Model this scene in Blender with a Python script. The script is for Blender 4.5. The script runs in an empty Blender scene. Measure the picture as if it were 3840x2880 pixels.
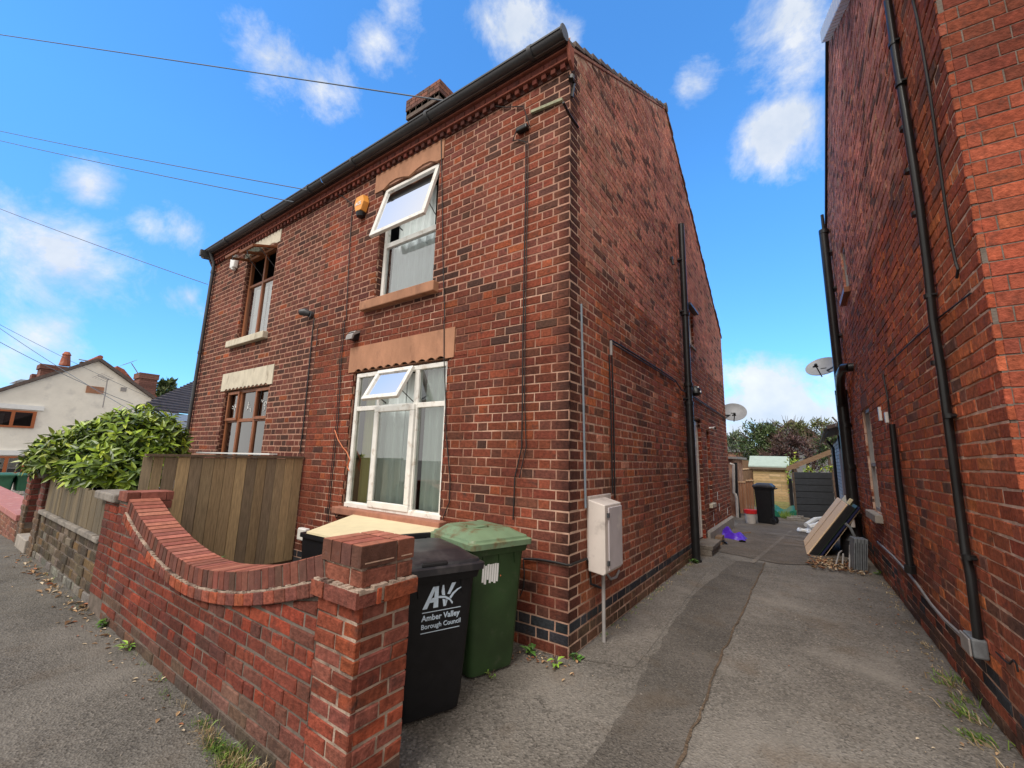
import bpy, bmesh, math, random
from mathutils import Vector, Matrix, noise as mnoise
R_=math.radians
random.seed(11)
sc=bpy.context.scene
COL=sc.collection
# ------------------------------------------------------------------ camera
W0,H0,FPX=3840.,2880.,1578.045
CAM=Vector((1.72231,-3.35562,1.6))
def _basis(yaw,pitch,roll):
    cy,sy,cp,sp,cr,sr=math.cos(yaw),math.sin(yaw),math.cos(pitch),math.sin(pitch),math.cos(roll),math.sin(roll)
    f=Vector((sy*cp,cy*cp,sp)); r=Vector((cy,-sy,0)); u=r.cross(f)
    return cr*r+sr*u, -sr*r+cr*u, f
RT,UP,FW=_basis(R_(-34.99828),R_(9.92455),R_(1.56013))
cam=bpy.data.cameras.new('camera'); cam_o=bpy.data.objects.new('camera',cam); COL.objects.link(cam_o)
cam.sensor_width=36; cam.lens=FPX*36/W0; cam.clip_start=.05; cam.clip_end=2000
m=Matrix((RT,UP,-FW)).transposed().to_4x4(); m.translation=CAM; cam_o.matrix_world=m
sc.camera=cam_o
def ray(px,py): return RT*((px-W0/2)/FPX)-UP*((py-H0/2)/FPX)+FW
# measuring helpers: a point of the photograph taken back onto a wall or ground plane of the place
def PX(px,py,X): d=ray(px,py); return CAM+d*((X-CAM.x)/d.x)
def PY(px,py,Y): d=ray(px,py); return CAM+d*((Y-CAM.y)/d.y)
def PZ(px,py,Z=0.): d=ray(px,py); return CAM+d*((Z-CAM.z)/d.z)
# ------------------------------------------------------------------ world, sun, exposure
SUN_EL,SUN_AZ=R_(50),R_(176)
w=bpy.data.worlds.new('World'); sc.world=w; w.use_nodes=True
nt=w.node_tree; N=nt.nodes; L=nt.links; N.clear()
out=N.new('ShaderNodeOutputWorld'); bg=N.new('ShaderNodeBackground'); L.new(bg.outputs[0],out.inputs[0]); bg.inputs[1].default_value=.12
sky=N.new('ShaderNodeTexSky'); sky.sky_type='NISHITA'; sky.sun_disc=False; sky.sun_elevation=SUN_EL; sky.sun_rotation=SUN_AZ
sky.air_density=1.0; sky.dust_density=.2; sky.ozone_density=2.5
def mth(op,a=None,b=None,c=None,clamp=False):
    n=N.new('ShaderNodeMath'); n.operation=op; n.use_clamp=clamp
    for i,v in enumerate((a,b,c)):
        if v is None: continue
        if isinstance(v,(int,float)): n.inputs[i].default_value=v
        else: L.new(v,n.inputs[i])
    return n.outputs[0]
tc=N.new('ShaderNodeTexCoord'); DIR=tc.outputs['Generated']
def noise(scale,det,dist=0,vec=None,rough=.55):
    n=N.new('ShaderNodeTexNoise'); n.inputs['Scale'].default_value=scale; n.inputs['Detail'].default_value=det
    n.inputs['Distortion'].default_value=dist; n.inputs['Roughness'].default_value=rough; L.new(vec or DIR,n.inputs['Vector']); return n.outputs['Fac']
# tint the clear sky toward the photograph's azure
mul=N.new('ShaderNodeMix'); mul.data_type='RGBA'; mul.blend_type='MULTIPLY'; mul.inputs[0].default_value=1
L.new(sky.outputs[0],mul.inputs[6])
sz=N.new('ShaderNodeSeparateXYZ'); L.new(DIR,sz.inputs[0])
tm=N.new('ShaderNodeMix'); tm.data_type='RGBA'; L.new(mth('MULTIPLY',sz.outputs[2],1.9,clamp=True),tm.inputs[0]); tm.inputs[6].default_value=(.50,.84,1.22,1); tm.inputs[7].default_value=(.66,1.40,1.92,1); L.new(tm.outputs[2],mul.inputs[7])
# clouds: banks in given directions of the sky, broken up by noise
clouds=[((230,960),.15,.88),((90,1310),.14,.82),((60,860),.10,.62),((1010,220),.11,.9),((1200,310),.10,.8),((1420,140),.09,.85),((1470,30),.08,.75),((1950,60),.12,1.),((2060,120),.08,.7),((2990,150),.13,1.05),((2860,230),.09,.75),((2620,320),.08,.7),
 ((2920,480),.11,1.0),((2800,540),.06,.6),((2960,620),.06,.4),((2850,1480),.13,1.2),((2980,1560),.14,1.1),((2760,1520),.10,1.),((3080,1600),.12,.9),((2760,1640),.12,.9),((330,690),.07,.9),((560,850),.06,.72),((690,860),.07,.72),((710,1115),.06,.7),((540,1200),.05,.3),((2600,0),.05,.4)]
acc=None
for (px,py),r,s in clouds:
    d=ray(px,py).normalized()
    vd=N.new('ShaderNodeVectorMath'); vd.operation='DISTANCE'; L.new(DIR,vd.inputs[0]); vd.inputs[1].default_value=d
    v=mth('SUBTRACT',1,mth('DIVIDE',vd.outputs['Value'],r*1.12),clamp=True)
    v=mth('MULTIPLY',mth('POWER',v,.8),s)
    acc=v if acc is None else mth('MAXIMUM',acc,v)
# unseen bright cloud bank outside the view and overhead, added for soft neutral light
dt=N.new('ShaderNodeVectorMath'); dt.operation='DOT_PRODUCT'; L.new(DIR,dt.inputs[0]); dt.inputs[1].default_value=FW
sq=N.new('ShaderNodeSeparateXYZ'); L.new(DIR,sq.inputs[0])
back=mth('MAXIMUM',mth('MULTIPLY',mth('SUBTRACT',.52,dt.outputs['Value']),4.0,clamp=True),mth('MULTIPLY',mth('SUBTRACT',sq.outputs[2],.80),9.0,clamp=True))
n1=noise(5.2,15,.35,rough=.66); n2=noise(17,9,.2,rough=.65)
nn=mth('ADD',mth('MULTIPLY',mth('SUBTRACT',n1,.5),3.4),mth('MULTIPLY',mth('SUBTRACT',n2,.5),1.0))
mask=mth('MULTIPLY',mth('ADD',mth('SUBTRACT',mth('MULTIPLY',acc,1.5),.62),mth('MULTIPLY',nn,.74)),1.45,clamp=True)
mask=mth('MULTIPLY',mask,mth('MULTIPLY',acc,5,clamp=True))
mask=mth('POWER',mask,1.35)
mix=N.new('ShaderNodeMix'); mix.data_type='RGBA'; L.new(mth('MULTIPLY',mask,.92),mix.inputs[0]); L.new(mul.outputs[2],mix.inputs[6])
cg=N.new('ShaderNodeMix'); cg.data_type='RGBA'; L.new(mth('MULTIPLY',mth('SUBTRACT',noise(9,8,.1),.38),3.2,clamp=True),cg.inputs[0]); cg.inputs[6].default_value=(3.7,4.1,4.7,1); cg.inputs[7].default_value=(5.2,5.3,5.4,1); L.new(cg.outputs[2],mix.inputs[7])
mix2=N.new('ShaderNodeMix'); mix2.data_type='RGBA'; L.new(back,mix2.inputs[0]); L.new(mix.outputs[2],mix2.inputs[6]); mix2.inputs[7].default_value=(5.3,5.05,4.7,1)
L.new(mix2.outputs[2],bg.inputs[0])
sun=bpy.data.lights.new('sun','SUN'); sun.energy=1.9; sun.angle=R_(28); sun.color=(1,.95,.88)
sun_o=bpy.data.objects.new('sun',sun); COL.objects.link(sun_o)
sd=Vector((math.sin(SUN_AZ)*math.cos(SUN_EL),math.cos(SUN_AZ)*math.cos(SUN_EL),math.sin(SUN_EL)))
sun_o.rotation_euler=sd.to_track_quat('Z','Y').to_euler(); sun_o.location=(0,0,30)
sc.view_settings.view_transform='Standard'; sc.view_settings.look='None'; sc.view_settings.gamma=1; sc.view_settings.exposure=.66
sc.render.resolution_x=1024; sc.render.resolution_y=768
# ------------------------------------------------------------------ materials
def mat(name,col,rough=.8,metal=0,spec=.5,var=.15,vscale=8,bump=0,bscale=60,attr=False,stain=None,coat=0,stretch=None,detail=5,var2=0,v2scale=1.):
    m=bpy.data.materials.new(name); m.use_nodes=True; t=m.node_tree; n=t.nodes; l=t.links
    b=n['Principled BSDF']; b.inputs['Roughness'].default_value=rough; b.inputs['Metallic'].default_value=metal
    b.inputs['Specular IOR Level'].default_value=spec; b.inputs['Coat Weight'].default_value=coat
    tcn=n.new('ShaderNodeTexCoord'); vec=tcn.outputs['Object']
    if stretch:
        mp=n.new('ShaderNodeMapping'); mp.inputs['Scale'].default_value=stretch; l.new(vec,mp.inputs[0]); vec=mp.outputs[0]
    def mx(fac,a,bb,mode='MIX'):
        q=n.new('ShaderNodeMix'); q.data_type='RGBA'; q.blend_type=mode
        for i,v in((0,fac),(6,a),(7,bb)):
            if isinstance(v,(float,int)): q.inputs[i].default_value=v
            elif isinstance(v,tuple): q.inputs[i].default_value=(*v[:3],1)
            else: l.new(v,q.inputs[i])
        return q.outputs[2]
    def nz(s,d=detail,r=.6):
        q=n.new('ShaderNodeTexNoise'); q.inputs['Scale'].default_value=s; q.inputs['Detail'].default_value=d; q.inputs['Roughness'].default_value=r; l.new(vec,q.inputs['Vector']); return q.outputs['Fac']
    def rng(f,lo,hi,a,bb):
        q=n.new('ShaderNodeMapRange'); l.new(f,q.inputs[0]); q.inputs[1].default_value=lo; q.inputs[2].default_value=hi; q.inputs[3].default_value=a; q.inputs[4].default_value=bb; return q.outputs[0]
    if attr:
        a=n.new('ShaderNodeAttribute'); a.attribute_name='Col'; base=a.outputs['Color']
    else: base=tuple(col)
    if var:
        f=rng(nz(vscale),.3,.7,1-var,1+var)
        cc=n.new('ShaderNodeCombineColor'); [l.new(f,cc.inputs[i]) for i in range(3)]
        base=mx(1.,base,cc.outputs[0],'MULTIPLY')
    if var2:
        f=rng(nz(v2scale,3),.35,.65,1-var2,1+var2)
        cc=n.new('ShaderNodeCombineColor'); [l.new(f,cc.inputs[i]) for i in range(3)]
        base=mx(1.,base,cc.outputs[0],'MULTIPLY')
    if stain:
        sc_,lo,hi,scol=stain; base=mx(rng(nz(sc_,6),lo,hi,0,1),base,scol)
    if isinstance(base,tuple): b.inputs['Base Color'].default_value=(*base,1)
    else: l.new(base,b.inputs['Base Color'])
    if bump:
        bp=n.new('ShaderNodeBump'); bp.inputs['Strength'].default_value=bump; bp.inputs['Distance'].default_value=.01; l.new(nz(bscale,4),bp.inputs['Height']); l.new(bp.outputs[0],b.inputs['Normal'])
    return m
M={}
M['brick']=mat('brick',(0.3,.1,.06),.9,attr=True,var=.38,vscale=30,bump=.9,bscale=60,stain=(7,.57,.74,(.055,.03,.025)),spec=.2,var2=.16,v2scale=1.7)
M['brickfar']=mat('brick_far',(0.3,.1,.06),.9,attr=True,var=.25,vscale=14,bump=.4,bscale=40,spec=.2)
M['mortar']=mat('mortar',(.52,.33,.245),.95,var=.35,vscale=9,bump=.6,bscale=120,spec=.1,stain=(1.3,.40,.56,(.27,.125,.085)))
M['mortar_pale']=mat('mortar_pale',(.38,.29,.23),.95,var=.35,vscale=7,bump=.8,bscale=90,spec=.1,stain=(5,.5,.66,(.10,.06,.05)))
M['mortar_clean']=mat('mortar_clean',(.40,.225,.165),.95,var=.25,vscale=9,bump=.5,bscale=120,spec=.1,stain=(2.2,.58,.72,(.33,.17,.12)))
M['mortar_side']=mat('mortar_side',(.62,.42,.32),.95,var=.35,vscale=9,bump=.6,bscale=120,spec=.1,stain=(1.6,.50,.62,(.36,.18,.12)))  # paler mortar copy; extra brightness stands in for light on the side walls
M['mortar_dark']=mat('mortar_dark',(.16,.13,.11),.95,var=.3,vscale=12,bump=.6,bscale=90,spec=.1)
M['lintel']=mat('painted_lintel',(.40,.20,.12),.85,var=.16,vscale=5,bump=.35,bscale=60,spec=.3,stain=(4.5,.56,.78,(.20,.10,.065)),stretch=(1,1,.45),var2=.08,v2scale=2)
M['cream']=mat('cream_stone',(.60,.54,.43),.88,var=.14,vscale=7,bump=.45,bscale=50,stain=(6,.54,.75,(.32,.27,.20)),stretch=(1,1,.5))
M['upvc']=mat('white_upvc',(.76,.74,.70),.4,var=.10,vscale=7,stain=(9,.56,.74,(.46,.38,.30)))
M['brownwood']=mat('brown_frame',(.26,.09,.035),.5,var=.2,vscale=18,stretch=(1,1,.15))
M['black']=mat('black_plastic',(.006,.006,.008),.45,var=.2,bump=.05)
M['blackpipe']=mat('black_pipe',(.012,.012,.013),.38,var=.35,vscale=5,coat=.1)
M['gutter']=mat('gutter_plastic',(.05,.052,.058),.45,var=.25,vscale=3)
M['binblack']=mat('bin_black',(.0075,.0075,.009),.6,spec=.3,var=.3,vscale=14,bump=.12,bscale=150,stain=(11,.62,.8,(.022,.020,.018)))
M['lidblack']=mat('lid_black',(.022,.022,.027),.34,var=.2,vscale=4,bump=.08,stain=(6,.5,.7,(.065,.06,.062)))
M['bingreen']=mat('bin_green',(.030,.062,.022),.5,spec=.35,var=.14,vscale=5,bump=.12,bscale=150,stain=(9,.58,.72,(.055,.075,.04)),var2=.2,v2scale=2.2)
M['lidgreen']=mat('lid_green',(.165,.245,.145),.5,var=.12,vscale=6,stain=(7.5,.50,.62,(.15,.12,.06)),bump=.15)
M['white']=mat('white_paint',(.8,.8,.79),.5,var=.05)
M['logo']=mat('logo_print',(.55,.66,.78),.5,var=.1,vscale=60)
M['cabinet']=mat('cabinet_plastic',(.62,.55,.50),.5,var=.08,vscale=4,stain=(6,.54,.7,(.40,.35,.32)))
M['cabdoor']=mat('cabinet_door',(.52,.47,.48),.5,var=.10,vscale=5,stain=(7,.55,.7,(.62,.57,.55)))
M['fence']=mat('fence_board',(.3,.2,.1),.85,attr=True,var=.28,vscale=9,stretch=(7,7,.7),bump=.5,bscale=40,detail=8)
M['fencecap']=mat('fence_rail',(.13,.09,.06),.8,var=.25,vscale=12)
M['coping']=mat('coping_brick',(.6,.25,.2),.85,attr=True,var=.22,vscale=26,bump=.6,bscale=90,stain=(20,.62,.8,(.14,.08,.07)),spec=.2)
M['stone']=mat('grey_stone',(.25,.22,.19),.9,var=.25,vscale=9,bump=.7,bscale=50,stain=(5,.5,.7,(.10,.09,.08)))
M['concrete']=mat('concrete',(.34,.30,.26),.9,var=.18,vscale=10,bump=.5,bscale=90)
M['render']=mat('white_render',(.86,.81,.72),.9,var=.06,vscale=2.5,bump=.3,bscale=25,stain=(1.2,.55,.8,(.54,.51,.47)))
M['rooftile']=mat('roof_tile',(.12,.09,.078),.85,var=.25,vscale=7,bump=.5,bscale=25)
M['redtile']=mat('red_tile',(.32,.10,.06),.85,var=.3,vscale=5,bump=.4,bscale=20,stain=(4,.6,.75,(.5,.35,.3)))
M['chimney']=mat('chimney_brick',(.2,.09,.07),.9,attr=True,var=.3,vscale=14,bump=.6,bscale=50)
M['orange']=mat('orange_wire',(.55,.16,.06),.6,var=.1)
M['alarm']=mat('alarm_orange',(.85,.36,.07),.35,var=.06)
M['dish']=mat('dish_grey',(.30,.31,.33),.5,var=.1,vscale=12,metal=.1)
M['fargreen']=mat('far_bin_green',(.03,.12,.065),.4,var=.15)
M['battenwood']=mat('lichened_wood',(.30,.30,.20),.9,var=.25,vscale=25)
M['wire']=mat('overhead_wire',(.10,.13,.17),.6,var=0)
M['cable']=mat('black_cable',(.010,.008,.008),.6,var=0)
M['greycon']=mat('grey_conduit',(.20,.24,.28),.5,var=.15,vscale=6)
M['greypipe']=mat('grey_pipe',(.30,.28,.27),.6,var=.15,vscale=9)
M['leaf']=mat('leaf',(.1,.2,.03),.38,attr=True,var=.15,vscale=20,spec=.5)
M['twig']=mat('twig',(.10,.065,.045),.9,var=.3)
M['creamboard']=mat('cream_board',(.72,.62,.40),.7,var=.07,vscale=8,stain=(9,.66,.8,(.55,.44,.26)))
M['purple']=mat('purple_bag',(.10,.03,.55),.35,var=.2,vscale=9,bump=.4,bscale=30)
M['red']=mat('red_plastic',(.62,.02,.02),.4,var=.1)
M['bucket']=mat('bucket_white',(.55,.50,.46),.5,var=.12)
M['shedwood']=mat('shed_wood',(.5,.34,.17),.8,attr=True,var=.25,vscale=8,stretch=(1,7,7),bump=.3,bscale=40)
M['felt']=mat('shed_felt',(.36,.44,.39),.9,var=.08,vscale=8)
M['anthracite']=mat('anthracite_board',(.035,.038,.045),.6,var=.2,vscale=9)
M['sandpit']=mat('green_plastic',(.015,.15,.09),.35,var=.15)
M['orangewood']=mat('orange_board',(.50,.24,.13),.8,attr=True,var=.2,vscale=9,stretch=(7,7,.8))
M['ply']=mat('plywood',(.78,.56,.36),.7,var=.1,vscale=10,stretch=(8,1,1))
M['darkblue']=mat('dark_blue_cloth',(.006,.010,.06),.6,var=.3)
M['crate']=mat('grey_crate',(.16,.17,.18),.6,var=.25,vscale=20)
M['darkred']=mat('old_sill',(.33,.14,.09),.8,var=.2,vscale=12,bump=.4)
M['curtain']=mat('net_curtain',(.86,.90,.88),.9,var=.07,vscale=12,stretch=(6,6,.5))
M['curtain2']=mat('yellow_curtain',(.62,.56,.26),.9,var=.1,vscale=9,stretch=(6,6,.5))
M['room']=mat('room_wall',(.05,.05,.055),.9,var=.1)
M['dryleaf']=mat('dry_litter',(.3,.17,.08),.8,attr=True,var=.2,vscale=20)
M['pinkbrick']=mat('pink_paver',(.40,.16,.145),.85,var=.12,vscale=12,bump=.3,stain=(7,.55,.7,(.5,.28,.25)))
M['whitebrick']=mat('white_painted_brick',(.62,.61,.58),.8,attr=True,var=.15,vscale=9,bump=.4)
M['greyfar']=mat('far_roof',(.16,.16,.165),.9,var=.1,vscale=3)
M['barkplank']=mat('weathered_plank',(.24,.15,.09),.85,var=.25,vscale=7,stretch=(1,1,6))
def glass(name,tint=(.80,.87,.84),refl=.12,rough=.01):
    m=bpy.data.materials.new(name); m.use_nodes=True; t=m.node_tree; n=t.nodes; l=t.links; n.clear()
    o=n.new('ShaderNodeOutputMaterial'); tr=n.new('ShaderNodeBsdfTransparent'); tr.inputs[0].default_value=(*tint,1)
    g=n.new('ShaderNodeBsdfGlossy'); g.inputs['Roughness'].default_value=rough; g.inputs[0].default_value=(.95,.97,1,1)
    fr=n.new('ShaderNodeFresnel'); fr.inputs[0].default_value=1.5
    mr=n.new('ShaderNodeMapRange'); l.new(fr.outputs[0],mr.inputs[0]); mr.inputs[1].default_value=.0; mr.inputs[2].default_value=.5; mr.inputs[3].default_value=refl; mr.inputs[4].default_value=1
    mx=n.new('ShaderNodeMixShader'); l.new(mr.outputs[0],mx.inputs[0]); l.new(tr.outputs[0],mx.inputs[1]); l.new(g.outputs[0],mx.inputs[2]); l.new(mx.outputs[0],o.inputs[0]); return m
M['glass']=glass('window_glass'); M['glassdark']=glass('window_glass_dark',(.30,.34,.34),.035); M['glasshi']=glass('window_glass_sky',(.80,.85,.88),.17)
def ground_mat(name,c1,c2,speck,scale=160,big=.8,patch=(.5,.62),agg=.5):
    m=bpy.data.materials.new(name); m.use_nodes=True; t=m.node_tree; n=t.nodes; l=t.links; b=n['Principled BSDF']; b.inputs['Roughness'].default_value=.92; b.inputs['Specular IOR Level'].default_value=.25
    tcn=n.new('ShaderNodeTexCoord'); vec=tcn.outputs['Object']
    def nz(s,d,r=.6):
        q=n.new('ShaderNodeTexNoise'); q.inputs['Scale'].default_value=s; q.inputs['Detail'].default_value=d; q.inputs['Roughness'].default_value=r; l.new(vec,q.inputs['Vector']); return q.outputs['Fac']
    def rng(f,lo,hi,a=0,bb=1):
        q=n.new('ShaderNodeMapRange'); l.new(f,q.inputs[0]); q.inputs[1].default_value=lo; q.inputs[2].default_value=hi; q.inputs[3].default_value=a; q.inputs[4].default_value=bb; return q.outputs[0]
    def mx(fac,a,bb,mode='MIX'):
        q=n.new('ShaderNodeMix'); q.data_type='RGBA'; q.blend_type=mode
        for i,v in((0,fac),(6,a),(7,bb)):
            if isinstance(v,(float,int)): q.inputs[i].default_value=v
            elif isinstance(v,tuple): q.inputs[i].default_value=(*v[:3],1)
            else: l.new(v,q.inputs[i])
        return q.outputs[2]
    base=mx(rng(nz(big,6),patch[0]-.12,patch[1]+.05),c1,c2)
    vo=n.new('ShaderNodeTexVoronoi'); vo.inputs['Scale'].default_value=scale; l.new(vec,vo.inputs['Vector'])
    vo2=n.new('ShaderNodeTexVoronoi'); vo2.inputs['Scale'].default_value=scale*.45; l.new(vec,vo2.inputs['Vector'])
    sep=n.new('ShaderNodeSeparateColor'); l.new(vo.outputs['Color'],sep.inputs[0])
    base=mx(rng(sep.outputs[0],.45,1.,0,agg),base,speck)
    dark=tuple(x*.35 for x in c1)
    base=mx(rng(sep.outputs[1],.6,1.,0,.6),base,dark)
    base=mx(rng(nz(38,5),.5,.75,0,.35),base,dark)
    base=mx(rng(nz(2.3,9,.7),.52,.72,0,.45),base,dark)
    base=mx(rng(nz(1.1,5,.6),.50,.68,0,.5),base,tuple(x*1.5 for x in c2))
    base=mx(rng(nz(1.9,4,.5),.55,.7,0,.4),base,(c1[0]*1.25,c1[1]*1.02,c1[2]*.8))
    # meandering cracks, only here and there
    wv=n.new('ShaderNodeVectorMath'); wv.operation='ADD'; l.new(vec,wv.inputs[0]); wn=n.new('ShaderNodeTexNoise'); wn.inputs['Scale'].default_value=3; wn.inputs['Detail'].default_value=6; l.new(vec,wn.inputs['Vector']); l.new(wn.outputs['Color'],wv.inputs[1])
    ve=n.new('ShaderNodeTexVoronoi'); ve.feature='DISTANCE_TO_EDGE'; ve.inputs['Scale'].default_value=.75; l.new(wv.outputs[0],ve.inputs['Vector'])
    cm=n.new('ShaderNodeMath'); cm.operation='MULTIPLY'; l.new(rng(ve.outputs['Distance'],.002,.009,.6,0),cm.inputs[0]); l.new(rng(nz(.6,2),.54,.66),cm.inputs[1])
    base=mx(cm.outputs[0],base,tuple(x*.3 for x in c1))
    l.new(base,b.inputs['Base Color'])
    bp=n.new('ShaderNodeBump'); bp.inputs['Strength'].default_value=.9; bp.inputs['Distance'].default_value=.006
    add=n.new('ShaderNodeMath'); add.operation='ADD'; l.new(vo.outputs['Distance'],add.inputs[0]); l.new(nz(45,5),add.inputs[1]); l.new(add.outputs[0],bp.inputs['Height']); l.new(bp.outputs[0],b.inputs['Normal'])
    return m
M['drive']=ground_mat('drive_asphalt',(.120,.106,.091),(.195,.175,.152),(.36,.32,.28),scale=75,big=.8,patch=(.47,.56),agg=.42)
M['strip']=ground_mat('strip_asphalt',(.088,.078,.067),(.135,.118,.102),(.26,.23,.20),scale=90,big=1.3,patch=(.46,.58),agg=.35)
M['apron']=ground_mat('apron_concrete',(.145,.128,.110),(.205,.182,.158),(.36,.32,.28),scale=80,big=1.4,agg=.4)
M['pave']=ground_mat('pavement_asphalt',(.095,.086,.075),(.155,.141,.124),(.30,.27,.24),scale=85,big=.6,patch=(.46,.57),agg=.38)
M['yard']=ground_mat('yard_concrete',(.13,.108,.088),(.175,.148,.123),(.30,.26,.22),scale=80,big=1.8,agg=.25)
M['slab']=ground_mat('pale_slab',(.17,.145,.12),(.22,.19,.16),(.34,.30,.26),scale=70,big=3,agg=.2)
M['earth']=ground_mat('earth',(.09,.065,.045),(.13,.09,.06),(.25,.18,.12),scale=60,big=3)
# ------------------------------------------------------------------ mesh builder
ROOT={}
class MB:
    def __init__(s): s.v=[]; s.f=[]; s.c=[]; s.hascol=False
    def add(s,vs,fs,col=None):
        o=len(s.v); s.v+= [tuple(v) for v in vs]; s.f+= [tuple(i+o for i in f) for f in fs]
        if col is not None: s.hascol=True
        s.c+= [tuple(col) if col is not None else (.3,.3,.3)]*len(vs)
    def box(s,x0,x1,y0,y1,z0,z1,col=None):
        s.add([(x0,y0,z0),(x1,y0,z0),(x1,y1,z0),(x0,y1,z0),(x0,y0,z1),(x1,y0,z1),(x1,y1,z1),(x0,y1,z1)],
              [(0,3,2,1),(4,5,6,7),(0,1,5,4),(1,2,6,5),(2,3,7,6),(3,0,4,7)],col); return s
    def obox(s,O,A,B,C,col=None):
        O,A,B,C=map(Vector,(O,A,B,C)); vs=[O,O+A,O+A+B,O+B,O+C,O+A+C,O+A+B+C,O+B+C]
        fs=[(0,3,2,1),(4,5,6,7),(0,1,5,4),(1,2,6,5),(2,3,7,6),(3,0,4,7)]
        if A.cross(B).dot(C)<0: fs=[f[::-1] for f in fs]
        s.add(vs,fs,col); return s
    def quad(s,a,b,c,d,col=None): s.add([a,b,c,d],[(0,1,2,3)],col); return s
    def prism(s,pts,ext,col=None):
        ext=Vector(ext); n=len(pts); P=[Vector(p) for p in pts]
        s.add(P+[p+ext for p in P],[tuple(range(n))[::-1],tuple(range(n,2*n))]+[(i,(i+1)%n,(i+1)%n+n,i+n) for i in range(n)],col); return s
    def tube(s,pts,r,n=10,caps=True,col=None):
        P=[Vector(p) for p in pts]; rs=r if isinstance(r,(list,tuple)) else [r]*len(P); vs=[]; fs=[]; prev=None
        for i,p in enumerate(P):
            t=(P[min(i+1,len(P)-1)]-P[max(i-1,0)]).normalized()
            if prev is None: a=t.orthogonal().normalized()
            else: a=(prev-t*prev.dot(t)).normalized()
            prev=a; b=t.cross(a)
            for k in range(n):
                an=2*math.pi*k/n; vs.append(p+(a*math.cos(an)+b*math.sin(an))*rs[i])
        for i in range(len(P)-1):
            for k in range(n): fs.append((i*n+k,i*n+(k+1)%n,(i+1)*n+(k+1)%n,(i+1)*n+k))
        if caps: fs+= [tuple(range(n))[::-1],tuple(range((len(P)-1)*n,len(P)*n))]
        s.add(vs,fs,col); return s
    def loft(s,secs,cn=4,cap=True,col=None):
        # rounded-rectangle sections (z,cx,cy,hx,hy,r) or with explicit 3d transform
        vs=[];fs=[];m=4*(cn+1)
        for (z,cx,cy,hx,hy,r) in secs:
            for q,(sx_,sy_) in enumerate(((1,1),(-1,1),(-1,-1),(1,-1))):
                for k in range(cn+1):
                    a=math.pi/2*(q+k/cn); vs.append((cx+sx_*(hx-r)+r*math.cos(a),cy+sy_*(hy-r)+r*math.sin(a),z))
        for i in range(len(secs)-1):
            for k in range(m): fs.append((i*m+k,i*m+(k+1)%m,(i+1)*m+(k+1)%m,(i+1)*m+k))
        if cap: fs+= [tuple(range(m))[::-1],tuple(range((len(secs)-1)*m,len(secs)*m))]
        s.add(vs,fs,col); return s
    def build(s,name,mt,parent=None,smooth=False,bevel=0,local=False,label=None):
        off=Vector((0,0,0))
        if parent is not None and not local: off=ROOT.get(parent.name,Vector((0,0,0)))
        me=bpy.data.meshes.new(name); me.from_pydata([tuple(Vector(v)-off) for v in s.v],[],s.f)
        if s.hascol:
            at=me.color_attributes.new('Col','FLOAT_COLOR','POINT')
            buf=[]; [buf.extend((c[0],c[1],c[2],1.)) for c in s.c]; at.data.foreach_set('color',buf)
        me.materials.append(M[mt]); me.update()
        if smooth:
            me.polygons.foreach_set('use_smooth',[True]*len(me.polygons)); me.set_sharp_from_angle(angle=R_(38))
        o=bpy.data.objects.new(name,me); COL.objects.link(o)
        if parent is not None: o.parent=parent; ROOT[o.name]=ROOT.get(parent.name,Vector((0,0,0)))
        if bevel:
            bv=o.modifiers.new('bevel','BEVEL'); bv.width=bevel; bv.segments=2; bv.limit_method='ANGLE'; bv.angle_limit=R_(40)
        if label: o['label']=label
        return o
def build_split(mb,name,mt,parent,**kw):
    # every loose piece of the builder becomes its own part
    par=list(range(len(mb.v)))
    def fnd(i):
        while par[i]!=i: par[i]=par[par[i]]; i=par[i]
        return i
    for f in mb.f:
        for k in f[1:]: par[fnd(k)]=fnd(f[0])
    grp={}
    for f in mb.f: grp.setdefault(fnd(f[0]),[]).append(f)
    for fs in grp.values():
        ids=sorted({i for f in fs for i in f}); mp={j:i for i,j in enumerate(ids)}
        q=MB(); q.v=[mb.v[i] for i in ids]; q.c=[mb.c[i] for i in ids]; q.hascol=mb.hascol; q.f=[tuple(mp[i] for i in f) for f in fs]; q.build(name,mt,parent,**kw)
def tag(o,label,cat,group=None):
    o['label']=label; o['category']=cat
    if group: o['group']=group
    return o
def thing(name,label,cat,loc=(0,0,0),rz=0,group=None):
    o=bpy.data.objects.new(name,None); COL.objects.link(o); o.location=loc; o.rotation_euler=(0,0,rz); o.empty_display_size=.1
    ROOT[o.name]=Vector(loc); return tag(o,label,cat,group)
def struct(o,kind='structure'): o['kind']=kind; return o
def dup(root,loc,rz,label=None):
    r=root.copy(); COL.objects.link(r); r.location=loc; r.rotation_euler=(0,0,rz)
    if label: r['label']=label
    ROOT[r.name]=Vector(loc)
    def rec(a,b):
        for ch in list(a.children):
            c=ch.copy(); COL.objects.link(c); c.parent=b; rec(ch,c)
    rec(root,r); return r
def jit(c,a,h=0): 
    f=1+random.uniform(-a,a); return (max(0,c[0]*f*(1+random.uniform(-h,h))),max(0,c[1]*f*(1+random.uniform(-h,h))),max(0,c[2]*f*(1+random.uniform(-h,h))))
def mixc(a,b,t): return tuple(a[i]*(1-t)+b[i]*t for i in range(3))
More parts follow.
